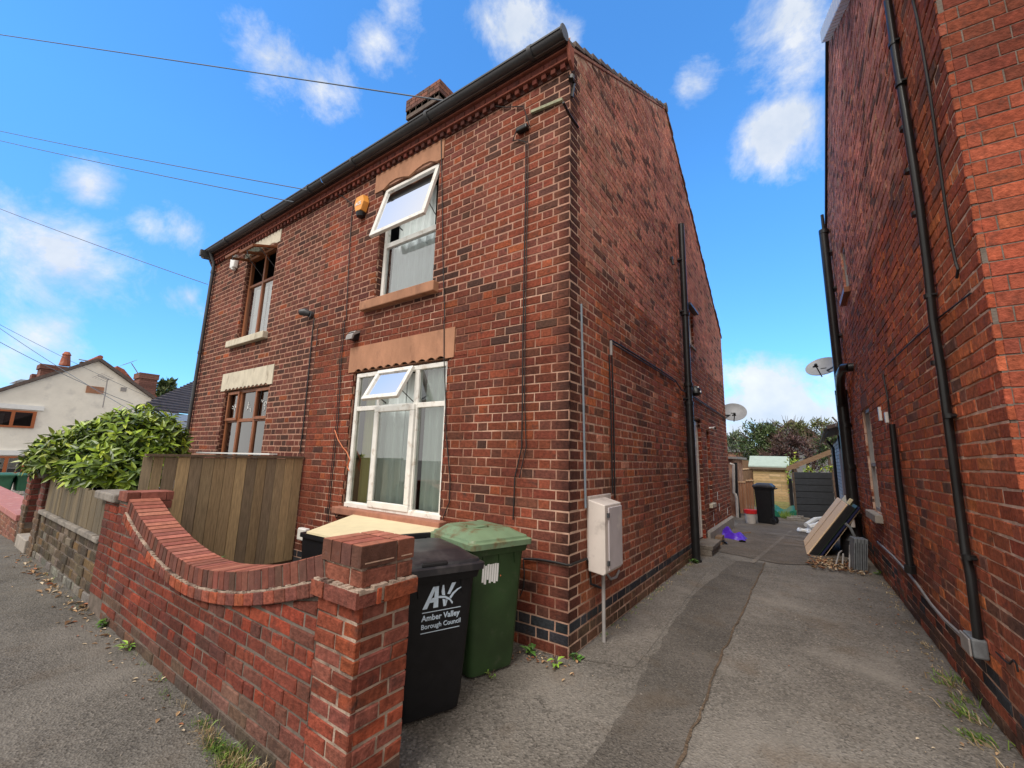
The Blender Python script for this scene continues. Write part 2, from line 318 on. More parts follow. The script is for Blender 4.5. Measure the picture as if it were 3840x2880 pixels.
# ------------------------------------------------------------------ brickwork
def weather(p,soot=None):
    f=1+.42*mnoise.noise(Vector(p)*.75+Vector((3.1,7.7,1.3)))+.22*mnoise.noise(Vector(p)*2.6)
    return max(.5,min(1.45,f))*(soot(p) if soot else 1)
def bricks(mb,O,U,Nn,u0,u1,z0,z1,ch,S,H,J,colf,holes=(),bond='flemish',lim=None,top=None,bot=None,depth=.03,jx=.0015,cham=.004,u_anchor=0.,wob=.002,soot=None):
    O=Vector(O);U=Vector(U).normalized();Nn=Vector(Nn).normalized();Z=Vector((0,0,1))
    nrow=int(math.ceil((z1-z0)/ch-1e-6))
    for i in range(nrow):
        za=z0+i*ch; zb=min(za+ch,z1)
        if zb-za<.02: continue
        if bond=='flemish': seq=[S,H]; sh=-(S+H)/2 if i%2 else 0
        elif bond=='stretcher': seq=[S]; sh=S/2*(i%2)
        elif bond=='header': seq=[H]; sh=H/2*(i%2)
        elif bond=='garden':
            if i%4==3: seq=[H]; sh=H/2
            else: seq=[S]; sh=S/2*(i%2)
        else:
            seq=[S,S,H]; sh=-(i*0.37*S)%S
        per=sum(seq); k0=math.floor((u0-u_anchor-sh)/per)-1; u=u_anchor+sh+k0*per; idx=0
        lo,hi=u0,u1
        if lim:
            a,b=lim((za+zb)/2); lo=max(lo,a); hi=min(hi,b)
        carry=None
        while u<hi:
            wdt=seq[idx%len(seq)]; idx+=1; a,b=u+J/2,u+wdt-J/2; u+=wdt
            if b<=lo: continue
            first=a<lo+.05; a,b=max(a,lo),min(b,hi)
            if first and b-a<.055 and u<hi: carry=lo; continue
            if carry is not None: a=carry; carry=None
            if b-a<.018: continue
            segs=[(a,b,za+J/2,zb-J/2)]
            for (ha,hb,hc,hd) in holes:
                ns=[]
                for (p,q,r,t) in segs:
                    if q<=ha or p>=hb or t<=hc or r>=hd: ns.append((p,q,r,t)); continue
                    # vertical overlap partly: trim heights
                    if r<hc-.015: ns.append((p,q,r,hc))
                    if t>hd+.015: ns.append((p,q,hd,t))
                    r2=max(r,hc); t2=min(t,hd)
                    if t2-r2>.01:
                        if p<ha-.015: ns.append((p,ha,r2,t2))
                        if q>hb+.015: ns.append((hb,q,r2,t2))
                segs=ns
            for (p,q,r,t) in segs:
                tl=tr=t; bl=br=r
                if top: tl=min(t,top(p)); tr=min(t,top(q))
                if bot: bl=max(r,bot(p)); br=max(r,bot(q))
                if q-p<.015 or min(tl-bl,tr-br)<.008: continue
                c=colf((p+q)/2,(r+t)/2,q-p,i)
                if c is None: continue
                n0=random.uniform(-jx,jx)*1.5; ww=wob
                c1=cham
                def P(uu,zz,nn): return O+U*uu+Z*zz+Nn*nn
                j=[random.uniform(-ww,ww) for _ in range(8)]
                o4=[(p+j[0],bl+j[1]),(q+j[2],br+j[3]),(q+j[4],tr+j[5]),(p+j[6],tl+j[7])]
                i4=[(o4[0][0]+c1,o4[0][1]+c1),(o4[1][0]-c1,o4[1][1]+c1),(o4[2][0]-c1,o4[2][1]-c1),(o4[3][0]+c1,o4[3][1]-c1)]
                vs=[P(x,z,-depth) for x,z in o4]+[P(x,z,n0-c1) for x,z in o4]+[P(x,z,n0) for x,z in i4]
                fs=[]
                for a_ in range(4):
                    b_=(a_+1)%4; fs+= [(a_,b_,b_+4,a_+4),(a_+4,b_+4,b_+8,a_+8)]
                fs.append((8,9,10,11))
                if U.cross(Z).dot(Nn)<0: fs=[f[::-1] for f in fs]
                o_=len(mb.v); mb.add(vs,fs,c)
                for q_ in range(12):
                    f_=weather(vs[q_],soot); mb.c[o_+q_]=(c[0]*f_,c[1]*f_**.9,c[2]*f_**.8)
def slab(mb,O,U,Nn,u0,u1,z0,z1,holes,off=-.008):
    O=Vector(O);U=Vector(U).normalized();Nn=Vector(Nn).normalized();Z=Vector((0,0,1))
    us=sorted({u0,u1,*[h[0] for h in holes],*[h[1] for h in holes]}); zs=sorted({z0,z1,*[h[2] for h in holes],*[h[3] for h in holes]})
    us=[u for u in us if u0<=u<=u1]; zs=[z for z in zs if z0<=z<=z1]
    for a,b in zip(us,us[1:]):
        for c,d in zip(zs,zs[1:]):
            if any(h[0]<=(a+b)/2<=h[1] and h[2]<=(c+d)/2<=h[3] for h in holes): continue
            q=[O+U*x+Z*z+Nn*off for x,z in((a,c),(b,c),(b,d),(a,d))]
            if U.cross(Z).dot(Nn)<0: q=q[::-1]
            mb.quad(*q)
REDS=[(.235,.066,.040),(.215,.060,.037),(.255,.072,.042),(.195,.056,.037),(.18,.052,.036)]
DARKS=[(.085,.042,.035),(.105,.050,.040),(.125,.052,.042)]
ORNG=[(.33,.095,.045),(.29,.080,.038)]
PURP=[(.20,.068,.052),(.18,.062,.048),(.215,.075,.057),(.16,.056,.046)]
BLUE=[(.045,.047,.055),(.06,.06,.065),(.035,.036,.042)]
def pick(p):
    c=jit(random.choice(p),.12,.05)
    return c if c[0]<c[2]*1.35 else (c[0]*.93,c[1]*.87,c[2]*.80)
CH=.0885; SB=.242; HB=.126; JB=.0125
def quoin(i): random.seed(500+i); c=pick([(.17,.062,.045),(.20,.066,.045),(.14,.055,.042)]); random.seed(i*7919+13); return c
def col_front(u,z,wd,i):
    x=u
    if i in (1,2): return pick(BLUE)
    if x>-.10: return quoin(i)
    r=random.random()
    if x>-.36 and r<.15: return pick(DARKS)
    if -1.83<x<-1.72 and 3.4<z<5.6 and r<.3: return pick(DARKS)
    up=(z-3.2)/2.4
    if z<3.45:
        if r<.05: return pick(DARKS)
        if r<.11: return pick(ORNG)
        if r<.26: return pick([(.17,.062,.045)])
        return pick(REDS)
    if r<.13+.08*up+.35*mnoise.noise(Vector((u*.8,z*.8,9))): return pick(DARKS)
    if r<.13: return pick(ORNG)
    if r<.62: return pick(PURP)
    return pick(REDS[:3])
def col_near2(u,z,wd,i):
    r=random.random()
    if r<.20+.30*mnoise.noise(Vector((u*.8,z*.8,4)))+(.12 if z>5.0 else 0): return pick(DARKS)
    if r<.30: return pick([(.13,.058,.045)])
    if r<.33: return pick(ORNG)
    if r<.75: return pick([(.175,.066,.050),(.155,.058,.046),(.20,.072,.052),(.145,.055,.043)])
    return pick(PURP)
def col_side(u,z,wd,i):  # side bricks coloured brighter than the front to make up for weak light
    if i==2: return pick(BLUE)
    if i<2: return pick([(.16,.10,.07),(.13,.085,.06),(.19,.10,.07)])
    if u<.15: return quoin(i)
    r=random.random()
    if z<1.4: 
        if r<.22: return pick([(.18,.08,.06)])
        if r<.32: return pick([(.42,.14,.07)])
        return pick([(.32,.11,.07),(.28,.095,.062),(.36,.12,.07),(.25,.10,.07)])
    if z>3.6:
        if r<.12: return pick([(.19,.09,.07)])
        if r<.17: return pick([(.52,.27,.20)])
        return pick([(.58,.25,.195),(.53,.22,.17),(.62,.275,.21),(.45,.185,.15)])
    if r<.15: return pick([(.16,.075,.055)])
    if r<.28: return pick([(.44,.14,.065)])
    if r<.33: return pick([(.50,.25,.18)])
    return pick([(.36,.12,.072),(.32,.105,.068),(.29,.10,.068)])
_cf,_cn=col_front,col_near2
def col_front(*q): return tuple(.86*v for v in _cf(*q))
def col_near2(*q): return tuple(.88*v for v in _cn(*q))
# ================================================================== GROUND
def gz(x): return 0 if x>-9.3 else -.04*(-9.3-x)
mb=MB(); xs=[-400,-60,-40,-30,-22,-15,-12,-9.3,-6,0,3,8,30,200]; ys=[-200,-30,-6,-2,0,10,20,60,400]
for a,b in zip(xs,xs[1:]):
    for c,d in zip(ys,ys[1:]):
        za,zb=max(gz(a),-2),max(gz(b),-2); mb.quad((a,c,za),(b,c,zb),(b,d,zb),(a,d,za))
struct(mb.build('ground','drive'))
mb=MB()
for a,b in zip([-60,-30,-22,-15,-12,-9.3,-4,-.42],[-30,-22,-15,-12,-9.3,-4,-.42,-.1]):
    mb.quad((a,-7,gz(a)+.004),(b,-7 ,gz(b)+.004),(b,-1.95 if b<-.4 else -2.25,gz(b)+.004),(a,-1.95,gz(a)+.004))
struct(mb.build('pavement','pave'))
def poly(name,pts,z,mt,kind=True):
    mb=MB(); mb.add([(x,y,z) for x,y in pts],[tuple(range(len(pts)))]); o=mb.build(name,mt)
    return struct(o) if kind else o
def rag(a,b,n,amp):
    return [(a[0]+(b[0]-a[0])*i/n+random.uniform(-amp,amp)*(0<i<n),a[1]+(b[1]-a[1])*i/n+random.uniform(-amp,amp)*(0<i<n)) for i in range(n+1)]
# worn darker trench strip down the drive and the paler apron beside the house
def ragl(pts,amp=.018,n=7):
    o=[]
    for a,b in zip(pts,pts[1:]): o+=rag(a,b,n,amp)[:-1]
    return o+[pts[-1]]
SLp=[(.70,-2.6)]+[tuple(PZ(*q))[:2] for q in [(2250,2803),(2340,2672),(2429,2494),(2525,2337),(2620,2215)]]+[(.60,4.9)]
SRp=[(1.06,-2.6)]+[tuple(PZ(*q))[:2] for q in [(2545,2857),(2627,2666),(2703,2460),(2771,2323),(2826,2200)]]+[(1.0,5.1)]
poly('trench_strip',ragl(SLp)+ragl(SRp,.012)[::-1],.005,'strip')
seam=MB(); q_=ragl(SRp,.012)
for a,b in zip(q_,q_[1:]): seam.quad((a[0]-.004,a[1],.0095),(a[0]+.006+random.random()*.012,a[1],.0095),(b[0]+.006+random.random()*.010,b[1],.0095),(b[0]-.004,b[1],.0095))
struct(seam.build('trench_seam','earth'))
poly('house_apron',rag((.02,.1),(.02,4.4),4,0)[:-1]+rag((.34,4.5),(.47,.2),12,.02)+[(.05,.05)],.0042,'apron')
poly('yard_paving',rag((.02,5.6),(.02,11.9),4,0)+rag((2.3,12.6),(2.42,6.0),6,0)[:-1]+rag((2.42,6.0),(1.2,5.15),6,.03)[:-1]+rag((1.2,5.15),(.02,5.6),6,.03)[:-1],.0085,'yard')
poly('slab_seam',[(.80,4.9),(1.22,9.6),(1.27,9.6),(.87,4.9)],.0125,'slab')
for k,(x,y,a,b) in enumerate([(1.55,7.3,.42,.12),(1.25,8.6,.5,.22),(1.0,11.2,.8,.3),(1.9,5.6,.35,.08),(1.55,8.0,.2,.1),(2.0,11.6,.5,.35),(1.5,11.6,.3,.2)]):
    poly('pale_slab',[(x-a,y-b),(x+a*.9,y-b*.8),(x+a,y+b),(x-a*.8,y+b*.9)],.013+.0005*k,'slab')
poly('earth_bed',[(-4.2,-1.78),(-.45,-1.78),(-.45,-1.70),(-.9,-1.5),(-1.1,-.02),(-4.2,-.02)],.006,'earth')
poly('earth_bed',[(-7.5,-1.78),(-4.3,-1.78),(-4.3,-.02),(-7.5,-.02)],.006,'earth')
# ================================================================== NEAR HOUSE
nh=thing('brick_house','right-hand brick house of the pair, with white framed windows and the tall windowless gable side','house',(0,0,0))
XE,YE=-4.26,9.05
LW=(-3.24,-1.52,.935,2.69); UW=(-2.96,-1.84,3.64,5.33)
ZT=5.585
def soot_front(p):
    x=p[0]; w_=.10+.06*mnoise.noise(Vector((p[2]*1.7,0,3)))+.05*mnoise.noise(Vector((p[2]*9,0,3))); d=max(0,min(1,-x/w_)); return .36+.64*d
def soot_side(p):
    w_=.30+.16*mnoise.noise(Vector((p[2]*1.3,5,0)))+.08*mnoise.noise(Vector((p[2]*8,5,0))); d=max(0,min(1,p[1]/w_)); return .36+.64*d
FH=[LW,UW,(-3.36,-1.42,2.69,3.03),(-3.13,-1.77,5.31,ZT),(-3.3,-1.42,.85,.935),(-3.13,-1.74,3.5,3.64)]; ZM=38*CH
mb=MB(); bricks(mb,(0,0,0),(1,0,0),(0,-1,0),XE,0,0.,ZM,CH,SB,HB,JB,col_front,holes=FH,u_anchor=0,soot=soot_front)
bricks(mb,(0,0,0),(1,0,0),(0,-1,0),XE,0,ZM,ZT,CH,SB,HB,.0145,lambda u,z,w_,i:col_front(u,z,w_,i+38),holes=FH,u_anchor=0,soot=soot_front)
fw=mb.build('front_bricks','brick',nh)
mb=MB(); slab(mb,(0,0,0),(1,0,0),(0,-1,0),XE,0,ZM,ZT+.4,[LW,UW],off=-.004); mb.build('upper_mortar','mortar_clean',nh)
mb=MB(); slab(mb,(0,0,0),(1,0,0),(0,-1,0),XE,0,0,ZM,[LW,UW],off=-.006)
# window reveals
for (a,b,c,d) in (LW,UW):
    for xx,sg in((a,1),(b,-1)): mb.box(min(xx,xx-sg*.02),max(xx,xx-sg*.02),.006,.14,c,d)
    mb.box(a,b,.006,.14,d,d+.02); mb.box(a,b,.006,.14,c-.02,c)
mb.build('front_mortar','mortar',nh)
mb=MB()
for (a,b,c,d) in (LW,UW):
    mb=MB(); bricks(mb,(a+.004,0,0),(0,1,0),(1,0,0),.031,.10,c,d,CH,.12,.10,JB,lambda u,z,w_,i:pick([(.12,.05,.04),(.09,.04,.035)]),depth=.01)
    mb.build('reveal_bricks','brick',nh)
# side wall (gable)
SL=.60; RY,RZ=3.93,8.2
RS=(8.2-5.05)/(YE-RY)
def gtop(u): return 5.842+SL*u if u<RY else RZ-RS*(u-RY)
def glim(z):
    if z<5.05: return (.031,YE)
    lo=.031 if z<5.842 else (z-5.842)/SL
    hi=YE if z<5.05 else RY+(RZ-z)/RS
    return (lo-.1 if lo>.04 else lo,hi+.1)
DOOR=(4.95,5.75,.16,2.45); NWN=(6.25,6.62,.78,2.30); SW=(5.02,5.50,3.86,4.56)
hs=[DOOR,NWN,SW]
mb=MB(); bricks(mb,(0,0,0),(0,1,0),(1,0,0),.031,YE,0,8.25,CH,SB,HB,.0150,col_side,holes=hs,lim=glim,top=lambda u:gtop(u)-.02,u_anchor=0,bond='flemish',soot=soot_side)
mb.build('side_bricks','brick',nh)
mb=MB(); slab(mb,(0,0,0),(0,1,0),(1,0,0),.008,YE,0,5.0,hs,off=-.004)
mb.add([(-.004,.008,5.0),(-.004,YE,5.0),(-.004,RY,RZ-.02),(-.004,.008,5.83)],[(0,1,2,3)])
for (a,b,c,d) in hs:
    mb.box(-.16,-.006,a-.02,a,c,d); mb.box(-.16,-.006,b,b+.02,c,d); mb.box(-.16,-.006,a,b,d,d+.02); mb.box(-.16,-.006,a,b,c-.02,c)
mb.build('side_mortar','mortar_side',nh)
# far reveals that face the street show their bricks
mb=MB()
for (a,b,c,d) in (DOOR,NWN,SW):
    mb=MB(); bricks(mb,(0,b-.004,0),(-1,0,0),(0,-1,0),.0,.13,c,d,CH,.2,.12,JB,lambda u,z,w_,i:pick([(.25,.05,.03),(.12,.05,.04),(.3,.07,.04)]),depth=.01)
    mb.build('reveal_bricks','brick',nh)
# back and party walls, inner dark boxes
mb=MB(); mb.quad((-.01,YE,0),(XE,YE,0),(XE,YE,5.05),(-.01,YE,5.05)); mb.build('back_wall','mortar',nh)
# cornice: dentil course, moulded band, soffit
def cornice(par,x0,x1,endcap):
    mb=MB()
    # row of dogtooth bricks
    mb.box(x0,x1,-.012,.02,ZT,ZT+.07,(.07,.03,.025))
    x=x0+.03
    while x<x1-.05:
        c=pick([(.13,.045,.035),(.09,.035,.03),(.16,.05,.038)])
        mb.obox((x,-.05,ZT+.004),(.055,-.0,0),(0,.06,0),(0,0,.066),c); x+=.115
    mb.box(x0,x1+.0,-.070,.02,ZT+.07,ZT+.092,(.22,.07,.048))
    mb.box(x0,x1,-.045,.02,ZT+.092,ZT+.185,(.17,.055,.045))
    x=x0+.06
    while x<x1-.08:
        c=pick([(.12,.045,.04),(.16,.055,.045)])
        mb.obox((x,-.058,ZT+.108),(.07,0,0),(0,.03,0),(0,0,.062),c); x+=.16
    mb.box(x0,x1,-.085,.02,ZT+.185,ZT+.205,(.24,.08,.055))
    mb.build('cornice','brickfar',par,bevel=.004)
    if endcap:
        mb=MB(); mb.prism([(0.002,.03,ZT),(0.002,-.05,ZT+.06),(0.002,-.085,ZT+.19),(0.002,-.10,ZT+.24),(0.002,.03,ZT+.24)],(.03,0,0),(.3,.10,.07)); mb.build('cornice_end','brickfar',par)
cornice(nh,XE,0.0,True)
def gutter(par,x0,x1):
    mb=MB(); n=10
    for a,b in [(x0,x1)]:
        pts=[]
        prof=[(math.cos(math.pi+math.pi*k/n)*.060,math.sin(math.pi+math.pi*k/n)*.060) for k in range(n+1)]
        prof2=[(x_*.9,z_*.9) for x_,z_ in prof][::-1]
        P=[(a,-.165+p,5.865+q) for p,q in prof+prof2]; mb.prism(P,(b-a,0,0))
    mb.box(x0,x1,-.235,-.225,5.86,5.88)
    x=x1-.42
    while x>x0:
        mb.tube([(x,-.165,5.86),(x+.05,-.165,5.86)],.074,14); x-=1.55
    o=mb.build('gutter','gutter',par,smooth=True)
    mb=MB(); mb.box(x0,x1,-.10,-.075,5.795,5.90,(.06,.03,.028)); mb.build('fascia','brickfar',par)  # stands for the dark gap under the gutter: shade put into brick colour
gutter(nh,XE,.02)
mb=MB(); mb.tube([(.012,-.165,5.865),(.026,-.165,5.865)],.08,18); mb.build('gutter_end','gutter',nh)
# roof: stepped tile courses
def roof(par,x0,x1,prof,name='roof',mt='rooftile',th=.035,step=.26,over=.06):
    mb=MB()
    for (ya,za),(yb,zb) in zip(prof,prof[1:]):
        n=max(1,int(math.hypot(yb-ya,zb-za)/step)); up=zb>za
        for i in range(n):
            t0,t1=i/n,(i+1)/n
            p=(ya+(yb-ya)*t0,za+(zb-za)*t0); q=(ya+(yb-ya)*t1,za+(zb-za)*t1)
            lo,hi=(p,q) if up else (q,p)
            a0=random.uniform(-.008,.008)
            mb.add([(x0-over,lo[0],lo[1]+.012),(x1+over+a0,lo[0],lo[1]+.012),(x1+over+a0,hi[0],hi[1]-.01),(x0-over,hi[0],hi[1]-.01),
                    (x0-over,lo[0],lo[1]+.012+th+.03),(x1+over+a0,lo[0],lo[1]+.012+th+.03),(x1+over+a0,hi[0],hi[1]+th-.01),(x0-over,hi[0],hi[1]+th-.01)],
                    [(0,3,2,1),(4,5,6,7),(0,1,5,4),(1,2,6,5),(2,3,7,6),(3,0,4,7)])
    pk=max(prof,key=lambda p:p[1])
    mb.tube([(x0-over,pk[0],pk[1]+.02),(x1+over+.01,pk[0],pk[1]+.02)],.085,10)
    return mb.build(name,mt,par)
roof(nh,XE,-.01,[(-.15,5.842+SL*-.15+.03),(RY,RZ),(YE+.1,RZ-RS*(YE+.1-RY))],over=.03)
# verge mortar bedding line under the tiles
mb=MB(); mb.obox((-.02,-.05,5.79),(.035,0,0),(0,RY+.05,(RY+.05)*SL),(0,0,.035)); mb.obox((-.02,RY,RZ-.005),(.035,0,0),(0,YE-RY,-(YE-RY)*RS),(0,0,.03)); mb.build('verge_bedding','darkred',nh)
# chimney on the party line, front slope
chx0,chx1,chy0,chy1=-4.52,-3.70,1.62,2.5
mb=MB()
def cbox(e,z0,z1):
    cc=pick([(.13,.075,.065),(.16,.08,.07),(.11,.06,.055)]); mb.box(chx0-e,chx1+e,chy0-e,chy1+e,z0,z1,cc)
z=6.98
CB=[(.15,.075,.06),(.19,.085,.065),(.12,.06,.05),(.22,.09,.065)]
for k in range(21):
    e={12:.02,13:.035,16:.03,17:.06,18:.075,19:.075,20:.075}.get(k,0)
    x=chx0-e+(-.06 if k%2 else 0)
    while x<chx1+e-.01:
        a,b=max(x,chx0-e),min(x+.17,chx1+e)
        if b-a>.02: mb.box(a+.004,b-.004,chy0-e,chy1+e,z,z+.080,pick(CB))
        x+=.175
    mb.box(chx1+e-.003,chx1+e,chy0-e+.004,chy0-e+.18+(.08 if k%2 else 0),z,z+.080,pick(CB)); z+=.09
mb.box(chx0+.008,chx1-.008,chy0+.008,chy1-.008,6.2,z-.012,(.20,.14,.11))
mb.box(chx0-.06,chx1+.06,chy0-.06,chy1+.06,8.42,z-.012,(.12,.09,.075))
ch=mb.build('chimney','chimney',nh)
# ---- openings helper
def frame(mb,x0,x1,z0,z1,y,t=.06,d=.07):
    mb.box(x0,x1,y,y+d,z0,z0+t); mb.box(x0,x1,y,y+d,z1-t,z1); mb.box(x0,x0+t,y+.001,y+d-.001,z0+t,z1-t); mb.box(x1-t,x1,y+.001,y+d-.001,z0+t,z1-t)
def curtain(par,x0,x1,z0,z1,y,mt='curtain',amp=.034,lam=.15,name='curtain'):
    mb=MB(); n=int((x1-x0)/.012); ph=random.random()*6
    for i in range(n+1):
        x=x0+(x1-x0)*i/n; yy=y+amp*math.sin(2*math.pi*x/lam+ph+.8*math.sin(x*9))+.012*math.sin(x*41)
        mb.v+=[(x,yy,z0),(x,yy*.5+y*.5,z1)]; mb.c+=[(0,0,0)]*2
    for i in range(n): mb.f.append((2*i,2*i+2,2*i+3,2*i+1))
    return mb.build(name,mt,par,smooth=True)
def room(par,x0,x1,z0,z1,y,d=1.6):
    mb=MB(); a,b,c,e=x0-.3,x1+.3,z0-.3,z1+.3
    mb.quad((a,y+d,c),(b,y+d,c),(b,y+d,e),(a,y+d,e)); mb.quad((a,y,c),(a,y+d,c),(a,y+d,e),(a,y,e)); mb.quad((b,y,c),(b,y,e),(b,y+d,e),(b,y+d,c)); mb.quad((a,y,e),(a,y+d,e),(b,y+d,e),(b,y,e)); mb.quad((a,y,c),(b,y,c),(b,y+d,c),(a,y+d,c))
    return mb.build('room_lining','room',par)
def lintel(par,x0,x1,z0,z1,mt,scal=9,drop=.035,xa=None,xb=None,amp=1,y0=-.012,name='lintel'):
    xa=xa if xa is not None else x0+.1; xb=xb if xb is not None else x1-.1
    pts=[(x0,z1),(x0,z0),(xa,z0)]
    n=scal*8
    for i in range(n+1):
        t=i/n; x=xa+(xb-xa)*t
        if amp==1: z_=z0+drop*abs(math.sin(math.pi*t*scal))*(1)
        else: # ogee profile for the bedroom windows
            s=abs(t-.5)*2; z_=z0+drop*(math.sin(math.pi*min(1,(1-s)*1.0))**.7 if s>.12 else math.sin(math.pi*.12)**.7*0+drop*0)+ (0 if s>.12 else 0)
            z_=z0+drop*(math.sin(math.pi*(1-s))**.8)*(.55+.45*s)
        pts.append((x,z_))
    pts+= [(x1,z0),(x1,z1)]
    mb=MB(); P=[(x,y0,z) for x,z in pts]; 
    mb.prism(P,(0,.10,0)); return mb.build(name,mt,par)
# --- lower front window (white)
lintel(nh,-3.36,-1.42,2.68,3.03,'lintel',scal=11,drop=.035,xa=-3.22,xb=-1.55)
mb=MB(); mb.box(-3.31,-1.42,-.10,.05,.845,.93); o=mb.build('sill','darkred',nh,bevel=.012)
wl=MB(); y=.02; frame(wl,-3.20,-1.50,.94,2.655,y,.055,.07)
wl.box(-2.74,-2.69,y+.002,y+.068,.995,2.6); wl.box(-2.06,-1.985,y+.002,y+.068,.995,2.6)
wl.box(-3.145,-2.74,y+.004,y+.066,2.15,2.21); wl.box(-2.69,-2.06,y+.004,y+.066,2.15,2.21); wl.box(-1.985,-1.555,y+.004,y+.066,2.145,2.205)
wl.box(-3.20,-1.50,y-.02,y+.0,.93,.985)
win=wl.build('window','upvc',nh,bevel=.006)
# opened casement (centre, slightly proud) and top-hung vent
cs=MB(); frame(cs,-2.72,-2.0,.965,2.19,y-.035,.075,.05); cs.build('casement','upvc',win,bevel=.008)
g=MB()
for a,b,c,d,yy in [(-3.15,-2.735,.99,2.155,y+.03),(-3.15,-2.735,2.2,2.605,y+.03),(-1.99,-1.55,.99,2.15,y+.03),(-1.99,-1.55,2.2,2.605,y+.03),(-2.655,-2.065,1.03,2.12,y-.012)]:
    g.quad((a,yy,c),(b,yy,c),(b,yy,d),(a,yy,d))
build_split(g,'pane','glass',win)
def vent(par,x0,x1,z1,h,y,ang,t=.055,mt='upvc',gm='glass',thk=.045,name='vent_sash'):
    # top-hung sash swung outwards by ang
    D=Vector((0,-math.sin(ang),-math.cos(ang))); Nv=Vector((0,-math.cos(ang),math.sin(ang))); O=Vector((x0,y,z1)); X=Vector((x1-x0,0,0))
    mb=MB(); xx=Vector((1,0,0))
    mb.obox(O,X,D*t,Nv*thk); mb.obox(O+D*(h-t),X,D*t,Nv*thk); mb.obox(O+D*t,xx*t,D*(h-2*t),Nv*thk*.98); mb.obox(O+D*t+X-xx*t,xx*t,D*(h-2*t),Nv*thk*.98)
    s=mb.build(name,mt,par,bevel=.006)
    g=MB(); a=O+D*(t-.01)+xx*(t-.01)+Nv*thk*.5; g.quad(a,a+X-xx*2*(t-.01),a+X-xx*2*(t-.01)+D*(h-2*t+.02),a+D*(h-2*t+.02)); g.build('pane',gm,s)
    st=MB(); e=O+D*(h*.75)+xx*.02; st.tube([e+X-xx*.04,Vector((x1-.02,y+.02,z1-h*.9))],.006,6); st.tube([O+D*h*.97+X*.5-Nv*.0,O+D*h*.97+X*.5-Nv*.09],.008,6); build_split(st,'stay','gutter',s)
    return s
vent(win,-2.69,-2.04,2.625,.45,.005,R_(29),gm='glasshi')
curtain(nh,-3.0,-2.35,.96,2.62,.17); curtain(nh,-2.5,-2.12,.96,2.62,.2,lam=.12); curtain(nh,-1.98,-1.56,.96,2.62,.16,lam=.12)
curtain(nh,-3.16,-2.93,.96,2.62,.19,mt='curtain2',lam=.2)
room(nh,-3.24,-1.52,.935,2.69,.16)
# --- upper front window (white)
lintel(nh,-3.13,-1.77,5.30,ZT,'lintel',scal=1,drop=.09,xa=-2.94,xb=-1.88,amp=2)
mb=MB(); mb.box(-3.14,-1.73,-.09,.04,3.505,3.635); mb.build('sill','lintel',nh,bevel=.012)
wl=MB(); y=.09; frame(wl,-2.95,-1.85,3.645,5.31,y,.055,.06); wl.box(-2.9,-1.9,y+.002,y+.058,4.43,4.50); win=wl.build('window','upvc',nh,bevel=.006)
g=MB(); g.quad((-2.9,y+.03,3.7),(-1.9,y+.03,3.7),(-1.9,y+.03,4.44),(-2.9,y+.03,4.44)); g.build('pane','glasshi',win)
vent(win,-2.92,-1.87,5.29,.84,.07,R_(15),t=.06,gm='glasshi')
curtain(nh,-2.9,-1.86,3.66,4.46,.2,lam=.16); curtain(nh,-2.93,-2.2,4.46,5.28,.3,lam=.12); room(nh,-2.96,-1.84,3.64,5.33,.17)
# --- side openings
mb=MB(); mb.box(-.12,-.06,4.96,5.03,.2,2.4); mb.box(-.12,-.06,5.67,5.74,.2,2.4); mb.box(-.12,-.06,5.03,5.67,2.33,2.4); d=mb.build('door_frame','upvc',nh)
mb=MB(); mb.box(-.10,-.07,5.03,5.67,.2,2.33); mb.build('door','upvc',nh)
mb=MB(); mb.box(-.14,.22,4.98,5.85,0,.10); mb.box(-.14,.24,4.98,5.85,.10,.17); mb.build('doorstep','slab',nh,bevel=.01)
mb=MB()
def ring(X,a,b,c,d,t=.05,dd=.05,par=None):
    mb.box(X,X+dd,a,a+t,c,d); mb.box(X,X+dd,b-t,b,c,d); mb.box(X,X+dd,a+t,b-t,c,c+t); mb.box(X,X+dd,a+t,b-t,d-t,d)
ring(-.11,*NWN); mb.build('side_window','upvc',nh); mb=MB(); ring(-.10,*SW); sw=mb.build('side_window','upvc',nh)
g=MB()
for (a,b,c,d) in (NWN,SW): g.quad((-.09,a,c),(-.09,b,c),(-.09,b,d),(-.09,a,d))
build_split(g,'pane','glassdark',sw)
for (a,b,c,d) in (NWN,SW):
    mb=MB(); mb.quad((-.3,a-.1,c-.1),(-.3,b+.1,c-.1),(-.3,b+.1,d+.1),(-.3,a-.1,d+.1)); mb.build('room_lining','room',nh)
mb=MB(); mb.box(-.1,.06,NWN[0]-.04,NWN[1]+.04,.70,.78); mb.build('sill','cream',nh,bevel=.008)
mb=MB(); mb.box(-.1,.03,SW[0]-.03,SW[1]+.03,3.82,3.86); mb.build('sill','concrete',nh)
mb=MB(); mb.box(-.05,.09,4.88,5.62,4.60,4.64); mb.build('window_hood','gutter',nh)
# plinth render at the back of the side wall
mb=MB(); mb.prism([(.0,5.87,0),(.05,5.87,0),(.05,5.87,.26),(.0,5.87,.30)],(0,YE-5.87,0)); mb.build('plinth','concrete',nh)
mb=MB()
for (y_,z_) in [(6.55,.42),(6.6,.18),(7.3,.55),(8.4,.36),(7.15,.8)]: mb.box(.002,.006,y_,y_+.05,z_,z_+.17)
build_split(mb,'paint_patch','white',nh)
